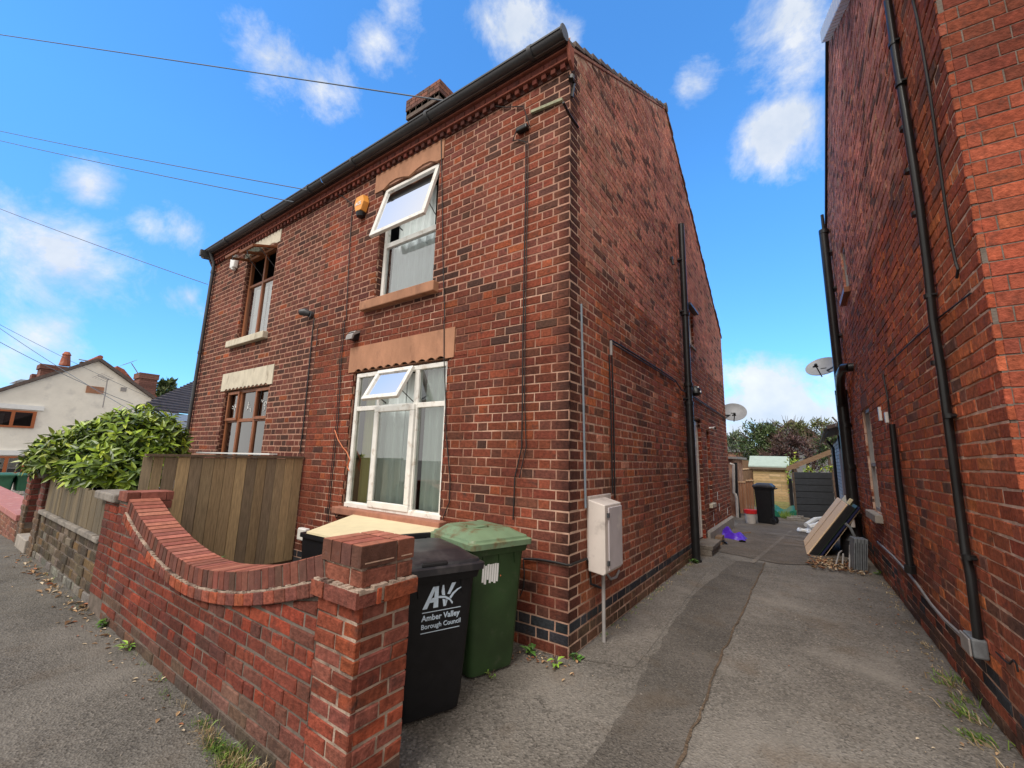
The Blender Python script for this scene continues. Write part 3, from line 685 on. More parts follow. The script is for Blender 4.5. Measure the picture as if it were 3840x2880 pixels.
# soil pipe on the side wall
mb=MB(); YP=4.40
mb.tube([(.085,YP,.02),(.085,YP,2.62)],.066,14); mb.tube([(.085,YP,2.6),(.085,YP,6.02)],.056,14); mb.tube([(.085,YP,0),(.085,YP,.03)],.085,14)
for z_ in (2.62,2.95,4.25): mb.tube([(.085,YP,z_-.03),(.085,YP,z_+.03)],.074,14)
for z_ in (1.3,2.7,4.3,5.3): mb.box(-.01,.09,YP-.075,YP+.075,z_-.012,z_+.012)
mb.tube([(.085,YP,2.7),(.10,YP+.1,2.86),(.03,YP+.16,2.95)],.05,10)
mb.box(.0,.05,3.80,3.84,5.08,5.13); mb.tube([(.03,3.82,5.1),(.05,3.82,4.98)],.02,8)
mb.build('soil_pipe','blackpipe',nh,smooth=True)
# cables and conduits on the side wall
def side(px,py,off=.02): p=PX(px,py,off); return p
mb=MB(); P=[side(*q) for q in [(2292,1275),(2330,1297),(2400,1340),(2470,1384),(2530,1424)]]; mb.tube(P,.010,6); mb.tube([p+Vector((0,0,-.035)) for p in P],.008,6)
P=[side(*q) for q in [(2592,1480),(2640,1512),(2690,1545),(2722,1572)]]; mb.tube(P,.010,6); mb.tube([p+Vector((0,0,-.03)) for p in P],.008,6)
mb.tube([side(2292,1275),side(2300,1500),side(2306,1870)],.009,6); mb.tube([side(2284,1330),side(2290,1500),side(2297,1850)],.009,6)
mb.tube([side(*q,.06) for q in [(2530,1424),(2558,1465),(2590,1478)]],.010,6)
build_split(mb,'side_cable','cable',nh)
mb=MB(); mb.tube([side(2180,1140),side(2188,1500),side(2196,1905)],.011,8); mb.build('grey_conduit','greycon',nh)
mb=MB(); mb.tube([side(2291,1278,.02),side(2292,1332,.02)],.016,8); mb.build('cable_cover','greypipe',nh)
mb=MB(); 
mb.tube([side(*q,.012) for q in [(1985,2090-0),(2000,2092)]],.001,4)
P=[PY(*q,-.02) for q in [(1965,2096),(2020,2098),(2080,2108),(2122,2118)]]+[side(*q,.02) for q in [(2140,2119),(2170,2106),(2200,2095),(2212,2130),(2216,2190),(2255,2205)]]
mb.tube(P,.011,6); mb.tube([PY(*q,-.02) for q in [(1962,2098),(1966,2150),(1964,2200),(1950,2235)]],.006,6)
build_split(mb,'corner_cable','cable',nh)
# hook under the cabinet and grey pipe to the ground
mb=MB(); mb.tube([(.10,.50,.66),(.10,.50,.0)],.017,10); mb.tube([(.10,.50,.66),(.10,.50,.56)],.023,10); mb.build('grey_pipe','greypipe',nh,smooth=True)
mb=MB(); mb.tube([side(2275,2150),side(2290,2172),(side(2310,2165)),side(2322,2140)],.012,6); mb.build('cable_loop','greypipe',nh)
# cables on the front
def fr(px,py,off=-.02): return PY(px,py,off)
def rgn(pts,ox,oy,s): return [(ox+a/s,oy+b/s) for a,b in pts]
mb=MB()
P=[fr(*q) for q in rgn([(1165,650),(1163,960),(1155,1300),(1150,1655)],1200,100,1.508)]+[fr(*q) for q in rgn([(1772,20),(1768,550),(1763,880),(1715,1090),(1703,1380)],1000,1200,1.8433)]
mb.tube(P,.0065,6); mb.tube([p+Vector((.028,-.004,0)) for p in P[:6]]+[P[6]+Vector((.05,0,0)),P[7]+Vector((.05,0,0))],.005,6)
P=[fr(*q) for q in rgn([(685,640),(690,900),(695,1300),(705,1655)],1200,100,1.508)]+[fr(*q) for q in rgn([(1226,10),(1226,270),(1236,500),(1240,780),(1268,1100),(1262,1260),(1215,1380)],1000,1200,1.8433)]
mb.tube(P,.006,6)
P=[fr(*q) for q in rgn([(190,1010),(178,1080),(160,1400),(148,1655)],1200,100,1.508)]+[fr(*q) for q in rgn([(540,10),(515,300),(495,690),(450,1120),(425,1400)],1000,1200,1.8433)]
mb.tube(P,.0065,6); mb.tube([p+Vector((-.04,0,0)) for p in P[3:]],.005,6)
P=[fr(*q) for q in rgn([(500,1300),(470,1330),(480,1370),(520,1330),(560,1290)],1000,1200,1.8433)]; mb.tube(P,.006,6)
P=[fr(*q) for q in rgn([(1185,560),(1150,450),(1050,455),(900,440)],1200,100,1.508)]; mb.tube(P,.006,6)
P=[fr(*q) for q in rgn([(1110,590),(1090,645),(1120,640),(1160,650)],1200,100,1.508)]; mb.tube(P,.006,6)
P=[fr(*q) for q in rgn([(190,1010),(130,960),(60,930),(0,905)],1200,100,1.508)]; mb.tube(P,.006,6)
build_split(mb,'front_cable','cable',nh)
mb=MB(); P=[fr(*q,-.03) for q in rgn([(470,760),(490,820),(525,880),(552,910),(572,960),(556,1010),(568,1040)],1000,1200,1.8433)]; mb.tube(P,.007,6); mb.tube([p+Vector((.015,0,-.01)) for p in P],.005,6); mb.build('orange_wire','orange',nh)
p=fr(1958,480,-.05); mb=MB(); mb.box(p.x-.075,p.x+.065,-.07,-.005,p.z-.028,p.z+.028); mb.build('cable_junction','black',nh,bevel=.012)
mb=MB(); p=fr(1145,1170); mb.tube([(p.x,0,p.z),(p.x,-.02,p.z)],.001,3); mb.build('fixing','cable',nh)
# ================================================================== NEIGHBOUR HOUSE
lh=thing('brick_house','left-hand brick house of the pair, with cream lintels and brown framed windows','house',(XE,0,0))
XL=-8.82
LW2=(-7.26,-5.55,1.0,2.70); UW2=(-7.09,-5.92,3.655,5.36)
mb=MB(); bricks(mb,(0,0,0),(1,0,0),(0,-1,0),XL,XE-.012,0.,ZT,CH,SB,HB,.0175,col_near2,holes=[LW2,UW2,(-7.42,-5.46,2.70,3.035),(-7.2,-5.82,5.355,ZT),(-7.3,-5.85,3.53,3.655)],u_anchor=XE)
mb.build('front_bricks','brick',lh)
mb=MB(); slab(mb,(0,0,0),(1,0,0),(0,-1,0),XL,XE-.01,0,ZT+.4,[LW2,UW2],off=-.004)
for (a,b,c,d) in (LW2,UW2):
    for xx,sg in((a,1),(b,-1)): mb.box(min(xx,xx-sg*.02),max(xx,xx-sg*.02),.006,.14,c,d)
    mb.box(a,b,.006,.14,d,d+.02); mb.box(a,b,.006,.14,c-.02,c)
mb.quad((XL+.008,.008,0),(XL+.008,YE,0),(XL+.008,YE,5.1),(XL+.008,.008,5.8)); mb.add([(XL+.008,.008,5.8),(XL+.008,YE,5.1),(XL+.008,RY,RZ)],[(0,1,2)]); mb.quad((XL,YE,0),(XE,YE,0),(XE,YE,5.05),(XL,YE,5.05))
mb.build('mortar_wall','mortar_clean',lh)
mb=MB()
for (a,b,c,d) in (LW2,UW2):
    mb=MB(); bricks(mb,(a+.004,0,0),(0,1,0),(1,0,0),.031,.10,c,d,CH,.12,.10,JB,lambda u,z,w_,i:pick([(.12,.05,.04),(.09,.04,.035)]),depth=.01)
    mb.build('reveal_bricks','brick',lh)
cornice(lh,XL,XE-.012,False); gutter(lh,XL-.12,XE-.014)
roof(lh,XL,XE-.05,[(-.15,5.842+SL*-.15+.03),(RY,RZ),(YE+.1,RZ-RS*(YE+.1-RY))],over=.03)
lintel(lh,-7.42,-5.46,2.695,3.03,'cream',scal=11,drop=.035,xa=-7.25,xb=-5.6)
lintel(lh,-7.2,-5.82,5.345,ZT,'cream',scal=3,drop=.045,xa=-7.05,xb=-5.95)
mb=MB(); mb.box(-7.31,-5.84,-.09,.04,3.525,3.65); mb.build('sill','cream',lh,bevel=.012)
mb=MB(); mb.box(-7.4,-5.45,-.09,.04,.9,.995); mb.build('sill','cream',lh,bevel=.012)
# windows
y=.07
wl=MB(); frame(wl,-7.24,-5.56,1.0,2.69,y,.06,.06)
for xx in (-6.72,-6.12): wl.box(xx-.035,xx+.035,y+.002,y+.058,1.06,2.63)
wl.box(-7.18,-6.76,y+.004,y+.056,2.10,2.16); wl.box(-6.685,-6.155,y+.004,y+.056,2.10,2.16); wl.box(-6.085,-5.62,y+.004,y+.056,2.10,2.16)
w2=wl.build('window','brownwood',lh,bevel=.006)
for a,b in ((-7.2,-6.74),(-6.10,-5.6)):
    cs=MB(); frame(cs,a,b,2.13,2.665,y-.03,.05,.03); cs.build('top_light','brownwood',w2,bevel=.005)
g=MB()
for a,b in ((-7.2,-6.73),(-6.70,-6.14),(-6.1,-5.6)):
    for c,d in((1.05,2.11),(2.15,2.64)): g.quad((a,y+.03,c),(b,y+.03,c),(b,y+.03,d),(a,y+.03,d))
build_split(g,'pane','glassdark',w2)
# etched sprigs on the top lights
for cx in (-6.97,-6.42,-5.85):
    mb=MB()
    for k in range(5):
        a=random.uniform(0,6.28); p=Vector((cx+random.uniform(-.05,.05),y+.024,2.40+random.uniform(-.08,.08))); q=p+Vector((math.cos(a)*.08,0,math.sin(a)*.08)); r=p+Vector((math.cos(a+.9)*.05,0,math.sin(a+.9)*.05)); mb.tube([p,r,q],.004,4)
    mb.build('glass_motif','white',w2)
curtain(lh,-6.6,-6.15,1.0,2.1,.3,lam=.1); room(lh,-7.26,-5.55,1.0,2.7,.15)
wl=MB(); frame(wl,-7.08,-5.93,3.66,5.35,y,.06,.06); wl.box(-6.52,-6.46,y+.002,y+.058,3.72,5.29); wl.box(-7.02,-5.99,y+.004,y+.056,4.72,4.77)
w3=wl.build('window','brownwood',lh,bevel=.006)
g=MB()
for a,b in((-7.03,-6.51),(-6.47,-5.98)): g.quad((a,y+.03,3.71),(b,y+.03,3.71),(b,y+.03,4.73),(a,y+.03,4.73))
build_split(g,'pane','glasshi',w3)
vent(w3,-7.05,-6.5,5.27,.46,.05,R_(76),t=.05,mt='brownwood',gm='glassdark',name='top_light'); vent(w3,-6.47,-5.95,5.27,.46,.05,R_(70),t=.05,mt='brownwood',gm='glassdark',name='top_light')
curtain(lh,-7.0,-6.55,3.68,4.72,.2,lam=.25,amp=.01); curtain(lh,-6.45,-6.0,3.68,4.72,.2,lam=.2,amp=.012); room(lh,-7.09,-5.92,3.655,5.36,.15)
# downpipe
mb=MB(); mb.tube([(-8.62,-.165,5.84),(-8.62,-.13,5.76),(-8.62,-.06,5.62),(-8.62,-.055,5.5),(-8.62,-.055,.0)],.034,12)
for z_ in (5.4,3.6,1.8,.3): mb.tube([(-8.62,-.055,z_-.03),(-8.62,-.055,z_+.03)],.042,12)
mb.build('downpipe','gutter',lh,smooth=True)
mb=MB(); mb.box(-8.78,-8.70,-.30,.02,5.72,5.86); mb.tube([(-8.9,-.2,5.80),(-8.95,.1,5.86)],.07,8); mb.prism([(XL-.02,-.14,5.86),(XL-.02,.05,5.5),(XL-.02,.05,5.86)],(-.06,0,0)); mb.build('eaves_end','gutter',lh)
mb=MB(); P=[fr(*q) for q in rgn([(722,740),(712,820),(690,1050),(660,1350),(640,1510)],700,700,1.508)]; mb.tube(P,.010,6); P2=[fr(*q) for q in rgn([(740,800),(735,900)],700,700,1.508)]; mb.tube(P2,.006,6); mb.build('front_cable','cable',lh)
# wall-mounted small fittings (each can be unscrewed)
def alarm(name,p,s,label,mt,lens,text=None):
    t=thing(name,label,'alarm box',(p.x,0,p.z))
    mb=MB(); hexp=[(-.11,.02),(-.075,.125),(.075,.125),(.11,.02),(.065,-.10),(-.065,-.10)]
    A=[(x*s,-.01,z*s) for x,z in hexp]; B=[(x*s*.86,-.085*s,z*s*.88) for x,z in hexp]
    vs=A+B; mb.add(vs,[tuple(range(6))[::-1],tuple(range(6,12))]+[(i,(i+1)%6,(i+1)%6+6,i+6) for i in range(6)]); mb.build('cover',mt,t,local=True,bevel=.006)
    mb=MB(); mb.tube([(0,-.04*s,-.10*s),(0,-.04*s,-.155*s)],[.062*s,.05*s],12); mb.build('strobe_lens',lens,t,local=True,smooth=True)
    return t
def text(par,body,size,mtx,mt,name='lettering',ext=.0015,bold=0,shear=0):
    cu=bpy.data.curves.new('txt','FONT'); cu.body=body; cu.size=size; cu.extrude=ext; cu.align_x='LEFT'; cu.offset=bold; cu.shear=shear; cu.resolution_u=3
    o=bpy.data.objects.new('txt',cu); COL.objects.link(o); bpy.context.view_layer.update()
    me=bpy.data.meshes.new_from_object(o.evaluated_get(bpy.context.evaluated_depsgraph_get())); me.name=name
    bpy.data.objects.remove(o); bpy.data.curves.remove(cu)
    me.transform(mtx); me.materials.clear(); me.materials.append(M[mt]); q=bpy.data.objects.new(name,me); COL.objects.link(q); q.parent=par; return q
def plane_m(O,X,Y): 
    X=Vector(X).normalized(); Y=Vector(Y).normalized(); Z=X.cross(Y); mm=Matrix((X,Y,Z)).transposed().to_4x4(); mm.translation=Vector(O); return mm
p=fr(1362,775); al=alarm('alarm_box',p,1.15,'orange and dark blue alarm box left of the open white bedroom window','alarm','black')
text(al,'ACE',.072,plane_m((-.078,-.1005,-.015),(1,0,0),(0,0,1)),'white',bold=.002)
p=fr(885,985); t=thing('alarm_box','white alarm box beside the brown upstairs window of the left house','alarm box',(p.x,0,p.z)); mb=MB(); mb.loft([(-.13,0,-.05,.085,.045,.02),(.09,0,-.05,.10,.05,.03),(.14,0,-.04,.085,.04,.03)],col=None); mb.build('cover','white',t,local=True,smooth=True); mb=MB(); mb.tube([(0,-.05,-.13),(0,-.05,-.17)],[.05,.04],10); mb.build('strobe_lens','white',t,local=True)
p=fr(1168,1180); t=thing('wall_lamp','grey dome-headed outdoor lamp on the brick front, with a black cable running down','wall lamp',(p.x,0,p.z)); mb=MB(); mb.tube([(0,-.0,0),(0,-.05,0)],.05,12); mb.tube([(-.02,-.04,.01),(-.06,-.09,.03),(-.13,-.13,.03)],[.045,.06,.05],12); mb.build('lamp_head','gutter',t,local=True,smooth=True)
p=fr(1332,1262); t=thing('air_vent_cowl','small grey hooded vent cowl at the left end of the terracotta lintel','vent cowl',(p.x,0,p.z)); mb=MB(); mb.prism([(-.07,-.0,.08),(-.07,-.06,.065),(-.07,-.11,.0),(-.07,-.12,-.06),(-.07,-.10,-.06),(-.07,-.08,.0),(-.07,-.0,.05)],(.14,0,0)); mb.build('hood','greypipe',t,local=True); mb=MB(); mb.box(-.06,.06,-.09,-.001,-.05,.04); mb.build('duct','black',t,local=True)
# telephone wire bracket at the corner
t=thing('wire_bracket','old lichened wooden bracket with an iron arm at the top corner of the right-hand house','bracket',(0,0,5.2))
mb=MB(); mb.obox(PY(1995,430,-.001)-Vector((0,0,0)),PY(2112,382,-.001)-PY(1995,430,-.001),(0,-.03,0),(0,0,.032)); mb.build('batten','battenwood',t)
mb=MB(); p0=Vector((.03,-.03,5.24)); mb.tube([PX(2112,384,.03),PX(2135,430,.03),PX(2168,478,.03)],.014,6); mb.tube([Vector((.03,-.02,5.22)),Vector((.03,.03,5.42)),PX(2142,296,.03)],.015,6); mb.tube([PX(2142,300,.03)+Vector((0,0,0)),PX(2144,286,.03)],.03,8); mb.build('iron_arm','blackpipe',t)
# meter cabinet
t=thing('meter_cabinet','tall off-white meter cabinet on the alley side of the brick corner, grey pipe below it','meter cabinet',(0,.3,.6))
mb=MB(); mb.box(.001,.025,.37,.90,.66,1.265); mb.build('back_plate','cabinet',t,bevel=.005)
mb=MB(); mb.prism([(.026,.335,.62),(.17,.335,.60),(.19,.335,.62),(.19,.335,1.20),(.026,.335,1.24)],(0,.40,0)); mb.build('case','cabinet',t,bevel=.008)
mb=MB(); mb.box(.191,.203,.40,.725,.635,1.175); dr=mb.build('door','cabdoor',t,bevel=.004)
mb=MB(); 
for z_ in(.68,1.09): mb.box(.192,.21,.375,.40,z_,z_+.04)
build_split(mb,'hinge','gutter',dr)
# ================================================================== RIGHT BUILDING
ang=math.atan(.019); RO=Vector((2.60,-.06,0)); RU=Vector((-.019,1,0)).normalized(); RN=Vector((-1,-.019,0)).normalized()
rb=thing('brick_house','tall red brick house on the right of the alley with black pipes on its side','house',RO)
RE=8.35; R1Y,R1Z=4.45,8.55; RSL=.665; RSB=.50
def rp(u,off,z): return RO+RU*u+RN*off+Vector((0,0,z))
def rtop(u): return R1Z-RSL*(R1Y-u) if u<R1Y else R1Z-RSB*(u-R1Y)
def rlim(z):
    lo=0 if z<rtop(0) else R1Y-(R1Z-z)/RSL
    hi=RE if z<rtop(RE) else R1Y+(R1Z-z)/RSB
    return (max(0,lo-.1),min(RE,hi+.1))
def col_r(u,z,wd,i):
    r=random.random()
    if i<2 and r<.55: return pick([(.14,.08,.06),(.10,.06,.05)])
    if i in(2,3) and r<.7: return pick(BLUE+[(.09,.055,.05)])
    if u<.13 or (u<.26 and i%2): return pick([(.34,.085,.045),(.31,.08,.045)])
    if z>4.2:  # pinkish upper bricks, colour brightened further where little light reaches
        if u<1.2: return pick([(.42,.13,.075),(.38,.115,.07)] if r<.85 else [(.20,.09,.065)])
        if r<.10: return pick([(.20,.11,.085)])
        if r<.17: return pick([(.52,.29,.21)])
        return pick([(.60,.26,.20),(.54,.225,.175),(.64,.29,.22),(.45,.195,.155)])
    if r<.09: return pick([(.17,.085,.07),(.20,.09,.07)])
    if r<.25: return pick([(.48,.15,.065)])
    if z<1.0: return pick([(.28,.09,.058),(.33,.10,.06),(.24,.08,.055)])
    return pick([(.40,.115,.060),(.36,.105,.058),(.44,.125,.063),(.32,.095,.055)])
TW=(4.75,5.55,.95,2.50); TS=(5.35,5.95,4.55,5.45)
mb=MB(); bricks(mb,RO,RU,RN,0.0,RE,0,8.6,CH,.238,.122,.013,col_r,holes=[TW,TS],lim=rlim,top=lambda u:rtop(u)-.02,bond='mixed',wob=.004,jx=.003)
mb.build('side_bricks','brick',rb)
mb=MB(); slab(mb,RO,RU,RN,.008,RE,0,5.6,[TW,TS],off=-.006)
q=[rp(.008,-.006,5.6),rp(RE,-.006,5.6),rp(RE,-.006,rtop(RE)),rp(R1Y,-.006,R1Z)]; mb.add(q[::-1],[(0,1,2,3)])
for (a,b,c,d) in (TW,TS):
    mb.obox(rp(b,-.006,c),RU*.02,-RN*.14,(0,0,d-c)); mb.obox(rp(a-.02,-.006,c),RU*.02,-RN*.14,(0,0,d-c)); mb.obox(rp(a,-.006,d),RU*(b-a),-RN*.14,(0,0,.02)); mb.obox(rp(a,-.006,c-.02),RU*(b-a),-RN*.14,(0,0,.02))
mb.build('side_mortar','mortar_side',rb)
def col_rf(u,z,wd,i): return pick([(.31,.080,.047),(.27,.070,.043),(.34,.088,.05),(.25,.066,.042)])
FU=Vector((1,.019,0)).normalized(); FN=Vector((.019,-1,0)).normalized()
mb=MB(); bricks(mb,RO,FU,FN,.031,3.2,0,8.6,CH,.25,.13,.006,col_rf,bond='flemish',wob=.001,jx=.001,cham=.003,u_anchor=.031,lim=lambda z:(.031,3.2 if z<5.6 else 3.2))
mb.build('front_bricks','brick',rb)
mb=MB(); slab(mb,RO,FU,FN,.008,5,0,8.6,[],off=-.004); a=RO+FU*5; mb.quad(a,a+RU*9,a+RU*9+Vector((0,0,6)),a+Vector((0,0,6))); mb.quad(rp(RE,0,0),rp(RE,0,6.4),rp(RE,-5,6.4),rp(RE,-5,0)); mb.build('front_mortar','mortar_dark',rb)
# roof with white verge, black rear verge
mb=MB(); n=26
for i in range(n):
    u0,u1=R1Y*i/n-.25,R1Y*(i+1)/n-.25
    z0,z1=R1Z-RSL*(R1Y-u0),R1Z-RSL*(R1Y-u1)
    mb.obox(rp(u0+.004,.11,z0-.05),RU*(u1-u0-.008)+Vector((0,0,z1-z0)),-RN*.14,Vector((0,0,.24)))
mb.build('white_verge','white',rb,bevel=.01)
mb=MB(); mb.obox(rp(R1Y-.28,.04,R1Z-.02),RU*(RE-R1Y+.3)+Vector((0,0,-RSB*(RE-R1Y+.3))),-RN*.12,Vector((0,0,.09))); mb.build('rear_verge','blackpipe',rb)
mb=MB()
mb.obox(rp(-.3,-.06,rtop(-.3)+.02),RU*(R1Y+.3)+Vector((0,0,RSL*(R1Y+.3))),-RN*5,Vector((0,0,.12))); mb.obox(rp(R1Y,-.06,R1Z),RU*(RE-R1Y+.1)+Vector((0,0,-RSB*(RE-R1Y+.1))),-RN*5,Vector((0,0,.12))); mb.build('roof','rooftile',rb)
# windows
def rwin(a,b,c,d,split=None):
    mb=MB(); O=lambda u,z,o=-.035:rp(u,o,z)
    t=.05; D=-RN*.05
    mb.obox(O(a,c),RU*t,D,(0,0,d-c)); mb.obox(O(b-t,c),RU*t,D,(0,0,d-c)); mb.obox(O(a+t,c),RU*(b-a-2*t),D,(0,0,t)); mb.obox(O(a+t,d-t),RU*(b-a-2*t),D,(0,0,t))
    if split: mb.obox(O(a+t,split),RU*(b-a-2*t),D,(0,0,t))
    f=mb.build('window','greypipe',rb); g=MB(); g.quad(O(a+.03,c,-.06),O(b-.03,c,-.06),O(b-.03,d,-.06),O(a+.03,d,-.06)); g.build('pane','glassdark',f)
    r=MB(); r.quad(O(a-.1,c-.1,-.4),O(b+.1,c-.1,-.4),O(b+.1,d+.1,-.4),O(a-.1,d+.1,-.4)); r.build('room_lining','room',f)
rwin(*TW,split=1.62); rwin(*TS)
mb=MB(); mb.obox(rp(TW[0]-.12,-.08,TW[2]-.115),RU*(TW[1]-TW[0]+.2),RN*.17,(0,0,.11)); mb.build('sill','concrete',rb,bevel=.01)
mb=MB(); mb.obox(rp(TS[0]-.1,-.05,TS[2]-.09),RU*(TS[1]-TS[0]+.2),RN*.13,(0,0,.085)); mb.build('sill','brownwood',rb)
# brick arch over the tall window
mb=MB()
for k in range(7):
    u=TW[0]+.03+k*.11; mb.obox(rp(u,.004,TW[3]+.006-.0),RU*.098,-RN*.02,(0,0,.21),pick([(.18,.08,.06),(.22,.09,.06)]))
mb.build('window_arch','brick',rb)
# soil pipe with a swan-neck joining it
def rr(px,py,off): # point on the side wall seen at a pixel, off from the wall
    P0=RO+RN*off; d=ray(px,py); t=(P0-CAM).dot(RN)/d.dot(RN); return CAM+d*t
up=7.2
mb=MB(); mb.tube([rp(up,.11,0),rp(up,.11,3.05)],.095,14); mb.tube([rp(up,.11,3.0),rp(up,.11,6.55)],.08,14)
for z_ in(3.05,6.5,.7,1.6,2.4): mb.tube([rp(up,.10,z_-.04),rp(up,.10,z_+.04)],.108 if z_<3.1 else .092,14)
for z_ in(4.2,5.2,6.0): mb.tube([rp(up,.10,z_-.03),rp(up,.10,z_+.03)],.066,14); mb.obox(rp(up-.12,.0,z_-.02),RU*.24,RN*.05,(0,0,.04))
mb.tube([rp(up-1.2,-.02,3.32),rp(up-1.2,.07,3.32)],.075,12)
mb.tube([rp(up-1.2,.06,3.32),rp(up-1.15,.12,3.33),rp(up-.7,.14,3.30),rp(up-.3,.13,3.16),rp(up-.05,.12,2.8)],.075,12)
mb.tube([rp(up,.10,6.5),rp(up,.10,6.9)],.03,8)
mb.build('soil_pipe','blackpipe',rb,smooth=True)
mb=MB(); mb.tube([rp(RE-.12,.04,0),rp(RE-.12,.04,rtop(RE)-.05)],.035,10); mb.build('corner_pipe','blackpipe',rb,smooth=True)
mb=MB(); mb.tube([rr(3345,1590,.04),rr(3372,1830,.04),rr(3413,2130,.04)],[.028,.034,.034],10); mb.tube([rr(3413,2120,.04),rr(3416,2148,.04)],.05,8); mb.build('waste_pipe','blackpipe',rb,smooth=True)
mb=MB(); P=[rr(*q,.035) for q in [(3329,0),(3362,230),(3395,420),(3450,780),(3478,1000),(3499,1200),(3530,1390),(3577,1740),(3620,2070),(3640,2160),(3668,2395)]]; mb.tube(P,.027,10)
for q in[(3352,165),(3378,315),(3395,480),(3413,640),(3440,800),(3488,1110),(3514,1360),(3560,1560),(3633,2090)]:
    a=rr(*q,.035); mb.tube([a-Vector((0,0,.015)),a+Vector((0,0,.015))],.037,10); mb.obox(a-RU*.045-Vector((0,0,.006)),RU*.09,RN*-.03,(0,0,.012))
mb.build('cable_pipe','blackpipe',rb,smooth=True)
mb=MB(); P=[rr(*q,.015) for q in [(3423,0),(3440,70),(3462,200),(3489,360),(3520,590),(3548,790),(3570,920),(3584,985),(3593,1010),(3588,1043)]]; mb.tube(P,.008,6)
P=[rr(*q,.015) for q in [(3312,1405),(3330,1500),(3337,1570)]]; mb.tube(P,.008,6)
mb.tube([rr(3640,1100,.012),rr(3520,1192,.012),rr(3440,1260,.012),rr(3320,1375,.012)],.006,5)
build_split(mb,'side_cable','cable',rb)
for k,(a,b) in enumerate([((3301,1528),(3309,1577)),((3325,1547),(3333,1585))]):
    a=rr(*a,.0); b=rr(*b,.0); mb=MB(); mb.obox(b-RU*.03,RU*.04,RN*.03,(0,0,a.z-b.z)); mb.build('trunking','upvc',rb)
    mb=MB(); mb.obox(b+RU*.011,RU*.03,RN*.03,(0,0,a.z-b.z)); mb.build('trunking_side','black',rb)
# junction box and its conduit
a=rr(3690,2430,.0); t=thing('junction_box','grey junction box low on the right-hand brick wall at the end of a metal conduit','junction box',a)
mb=MB(); mb.obox(a-RU*.10-Vector((0,0,.05)),RU*.2,RN*.075,(0,0,.12)); mb.build('case','crate',t,bevel=.012); mb=MB(); mb.obox(a-RU*.095+RN*.078-Vector((0,0,.045)),RU*.19,RN*.012,(0,0,.11)); mb.build('lid','greypipe',t,bevel=.008)
mb=MB(); P=[rr(*q,.02) for q in [(3650,2410),(3610,2385),(3540,2320),(3490,2262),(3440,2190),(3400,2140),(3350,2085),(3290,2030)]]; mb.tube(P,.010,6); mb.tube([p+Vector((0,0,-.02)) for p in P],.006,5); mb.build('conduit','greypipe',rb,smooth=True)
mb=MB(); P=[rr(*q,.012) for q in [(3735,2445),(3765,2475),(3785,2490),(3800,2475),(3812,2490),(3818,2520)]]; mb.tube(P,.005,5); mb.build('loose_cable','cable',rb)
# satellite dishes
def dish(loc,scale,aim,arm_from,label):
    t=thing('satellite_dish',label,'satellite dish',loc)
    n=Vector(aim).normalized(); a=n.orthogonal().normalized(); 
    up=Vector((0,0,1)); a=n.cross(up).normalized(); b=a.cross(n)
    mb=MB(); vs=[];fs=[];rings=6;seg=28
    for side in(0,1):
        for i in range(rings+1):
            r=i/rings
            for k in range(seg):
                an=2*math.pi*k/seg; vs.append((a*math.cos(an)*.34*r+b*math.sin(an)*.30*r)*scale+n*(.07*r*r-.012*side)*scale)
    m_=seg*(rings+1)
    for i in range(rings):
        for k in range(seg):
            fs.append((i*seg+k,i*seg+(k+1)%seg,(i+1)*seg+(k+1)%seg,(i+1)*seg+k)); fs.append((m_+i*seg+k,m_+(i+1)*seg+k,m_+(i+1)*seg+(k+1)%seg,m_+i*seg+(k+1)%seg))
    for k in range(seg): fs.append((rings*seg+k,rings*seg+(k+1)%seg,m_+rings*seg+(k+1)%seg,m_+rings*seg+k))
    mb.add(vs,fs); mb.build('reflector','dish',t,local=True,smooth=True)
    mb=MB(); e=(-b*.30+n*.36)*scale; mb.tube([-b*.26*scale-n*.02,e],.014*scale,6); mb.tube([e,e+b*.04*scale+n*.0],.03*scale,8); mb.tube([e-n*.03*scale-a*.04*scale,e-n*.03*scale+a*.06*scale],.02*scale,8); mb.build('feed_arm','black',t,local=True)
    mb=MB(); q=Vector(arm_from)-Vector(loc); mb.tube([-n*.03,-n*.10*scale,q],.02,8); mb.tube([-n*.02-a*.06,-n*.02+a*.06],.03,8); mb.build('wall_bracket','black',t,local=True); return t
dish((2.20,9.3,3.97),1.08,(-.25,-.72,.62),(2.42,8.45,3.86),'round grey satellite dish against the sky on the right-hand building')
dish((.16,9.25,2.93),.95,(.15,-.78,.45),(-.01,9.02,2.86),'grey satellite dish peeping out past the far end of the left gable wall')
t=thing('broken_bracket','small broken metal bracket sticking out beside the black soil pipe','bracket',rp(8.3,.02,2.55)); p=rp(8.3,.02,2.55)
mb=MB(); mb.tube([p,p+Vector((-.12,0,.0)),p+Vector((-.2,0,.12))],.018,6); mb.tube([p+Vector((-.12,0,0)),p+Vector((-.15,0,-.08))],.014,6); mb.build('arm','greypipe',t)
t=thing('security_light','black round security light and sensor strapped beside the soil pipe of the gable wall','security light',(.1,4.62,2.86))
mb=MB(); mb.tube([(.0,4.62,2.86),(.10,4.62,2.86)],.04,10); mb.loft([(2.78,.15,4.64,.05,.05,.04),(2.82,.16,4.64,.09,.09,.08),(2.90,.15,4.64,.085,.085,.08),(2.95,.13,4.64,.04,.04,.03)]); mb.build('body','black',t,smooth=True)
mb=MB(); mb.tube([(.235,4.60,2.84),(.25,4.60,2.84)],.02,8); mb.tube([(.2,4.58,2.92),(.215,4.57,2.925)],.014,8); mb.build('sensor','white',t)
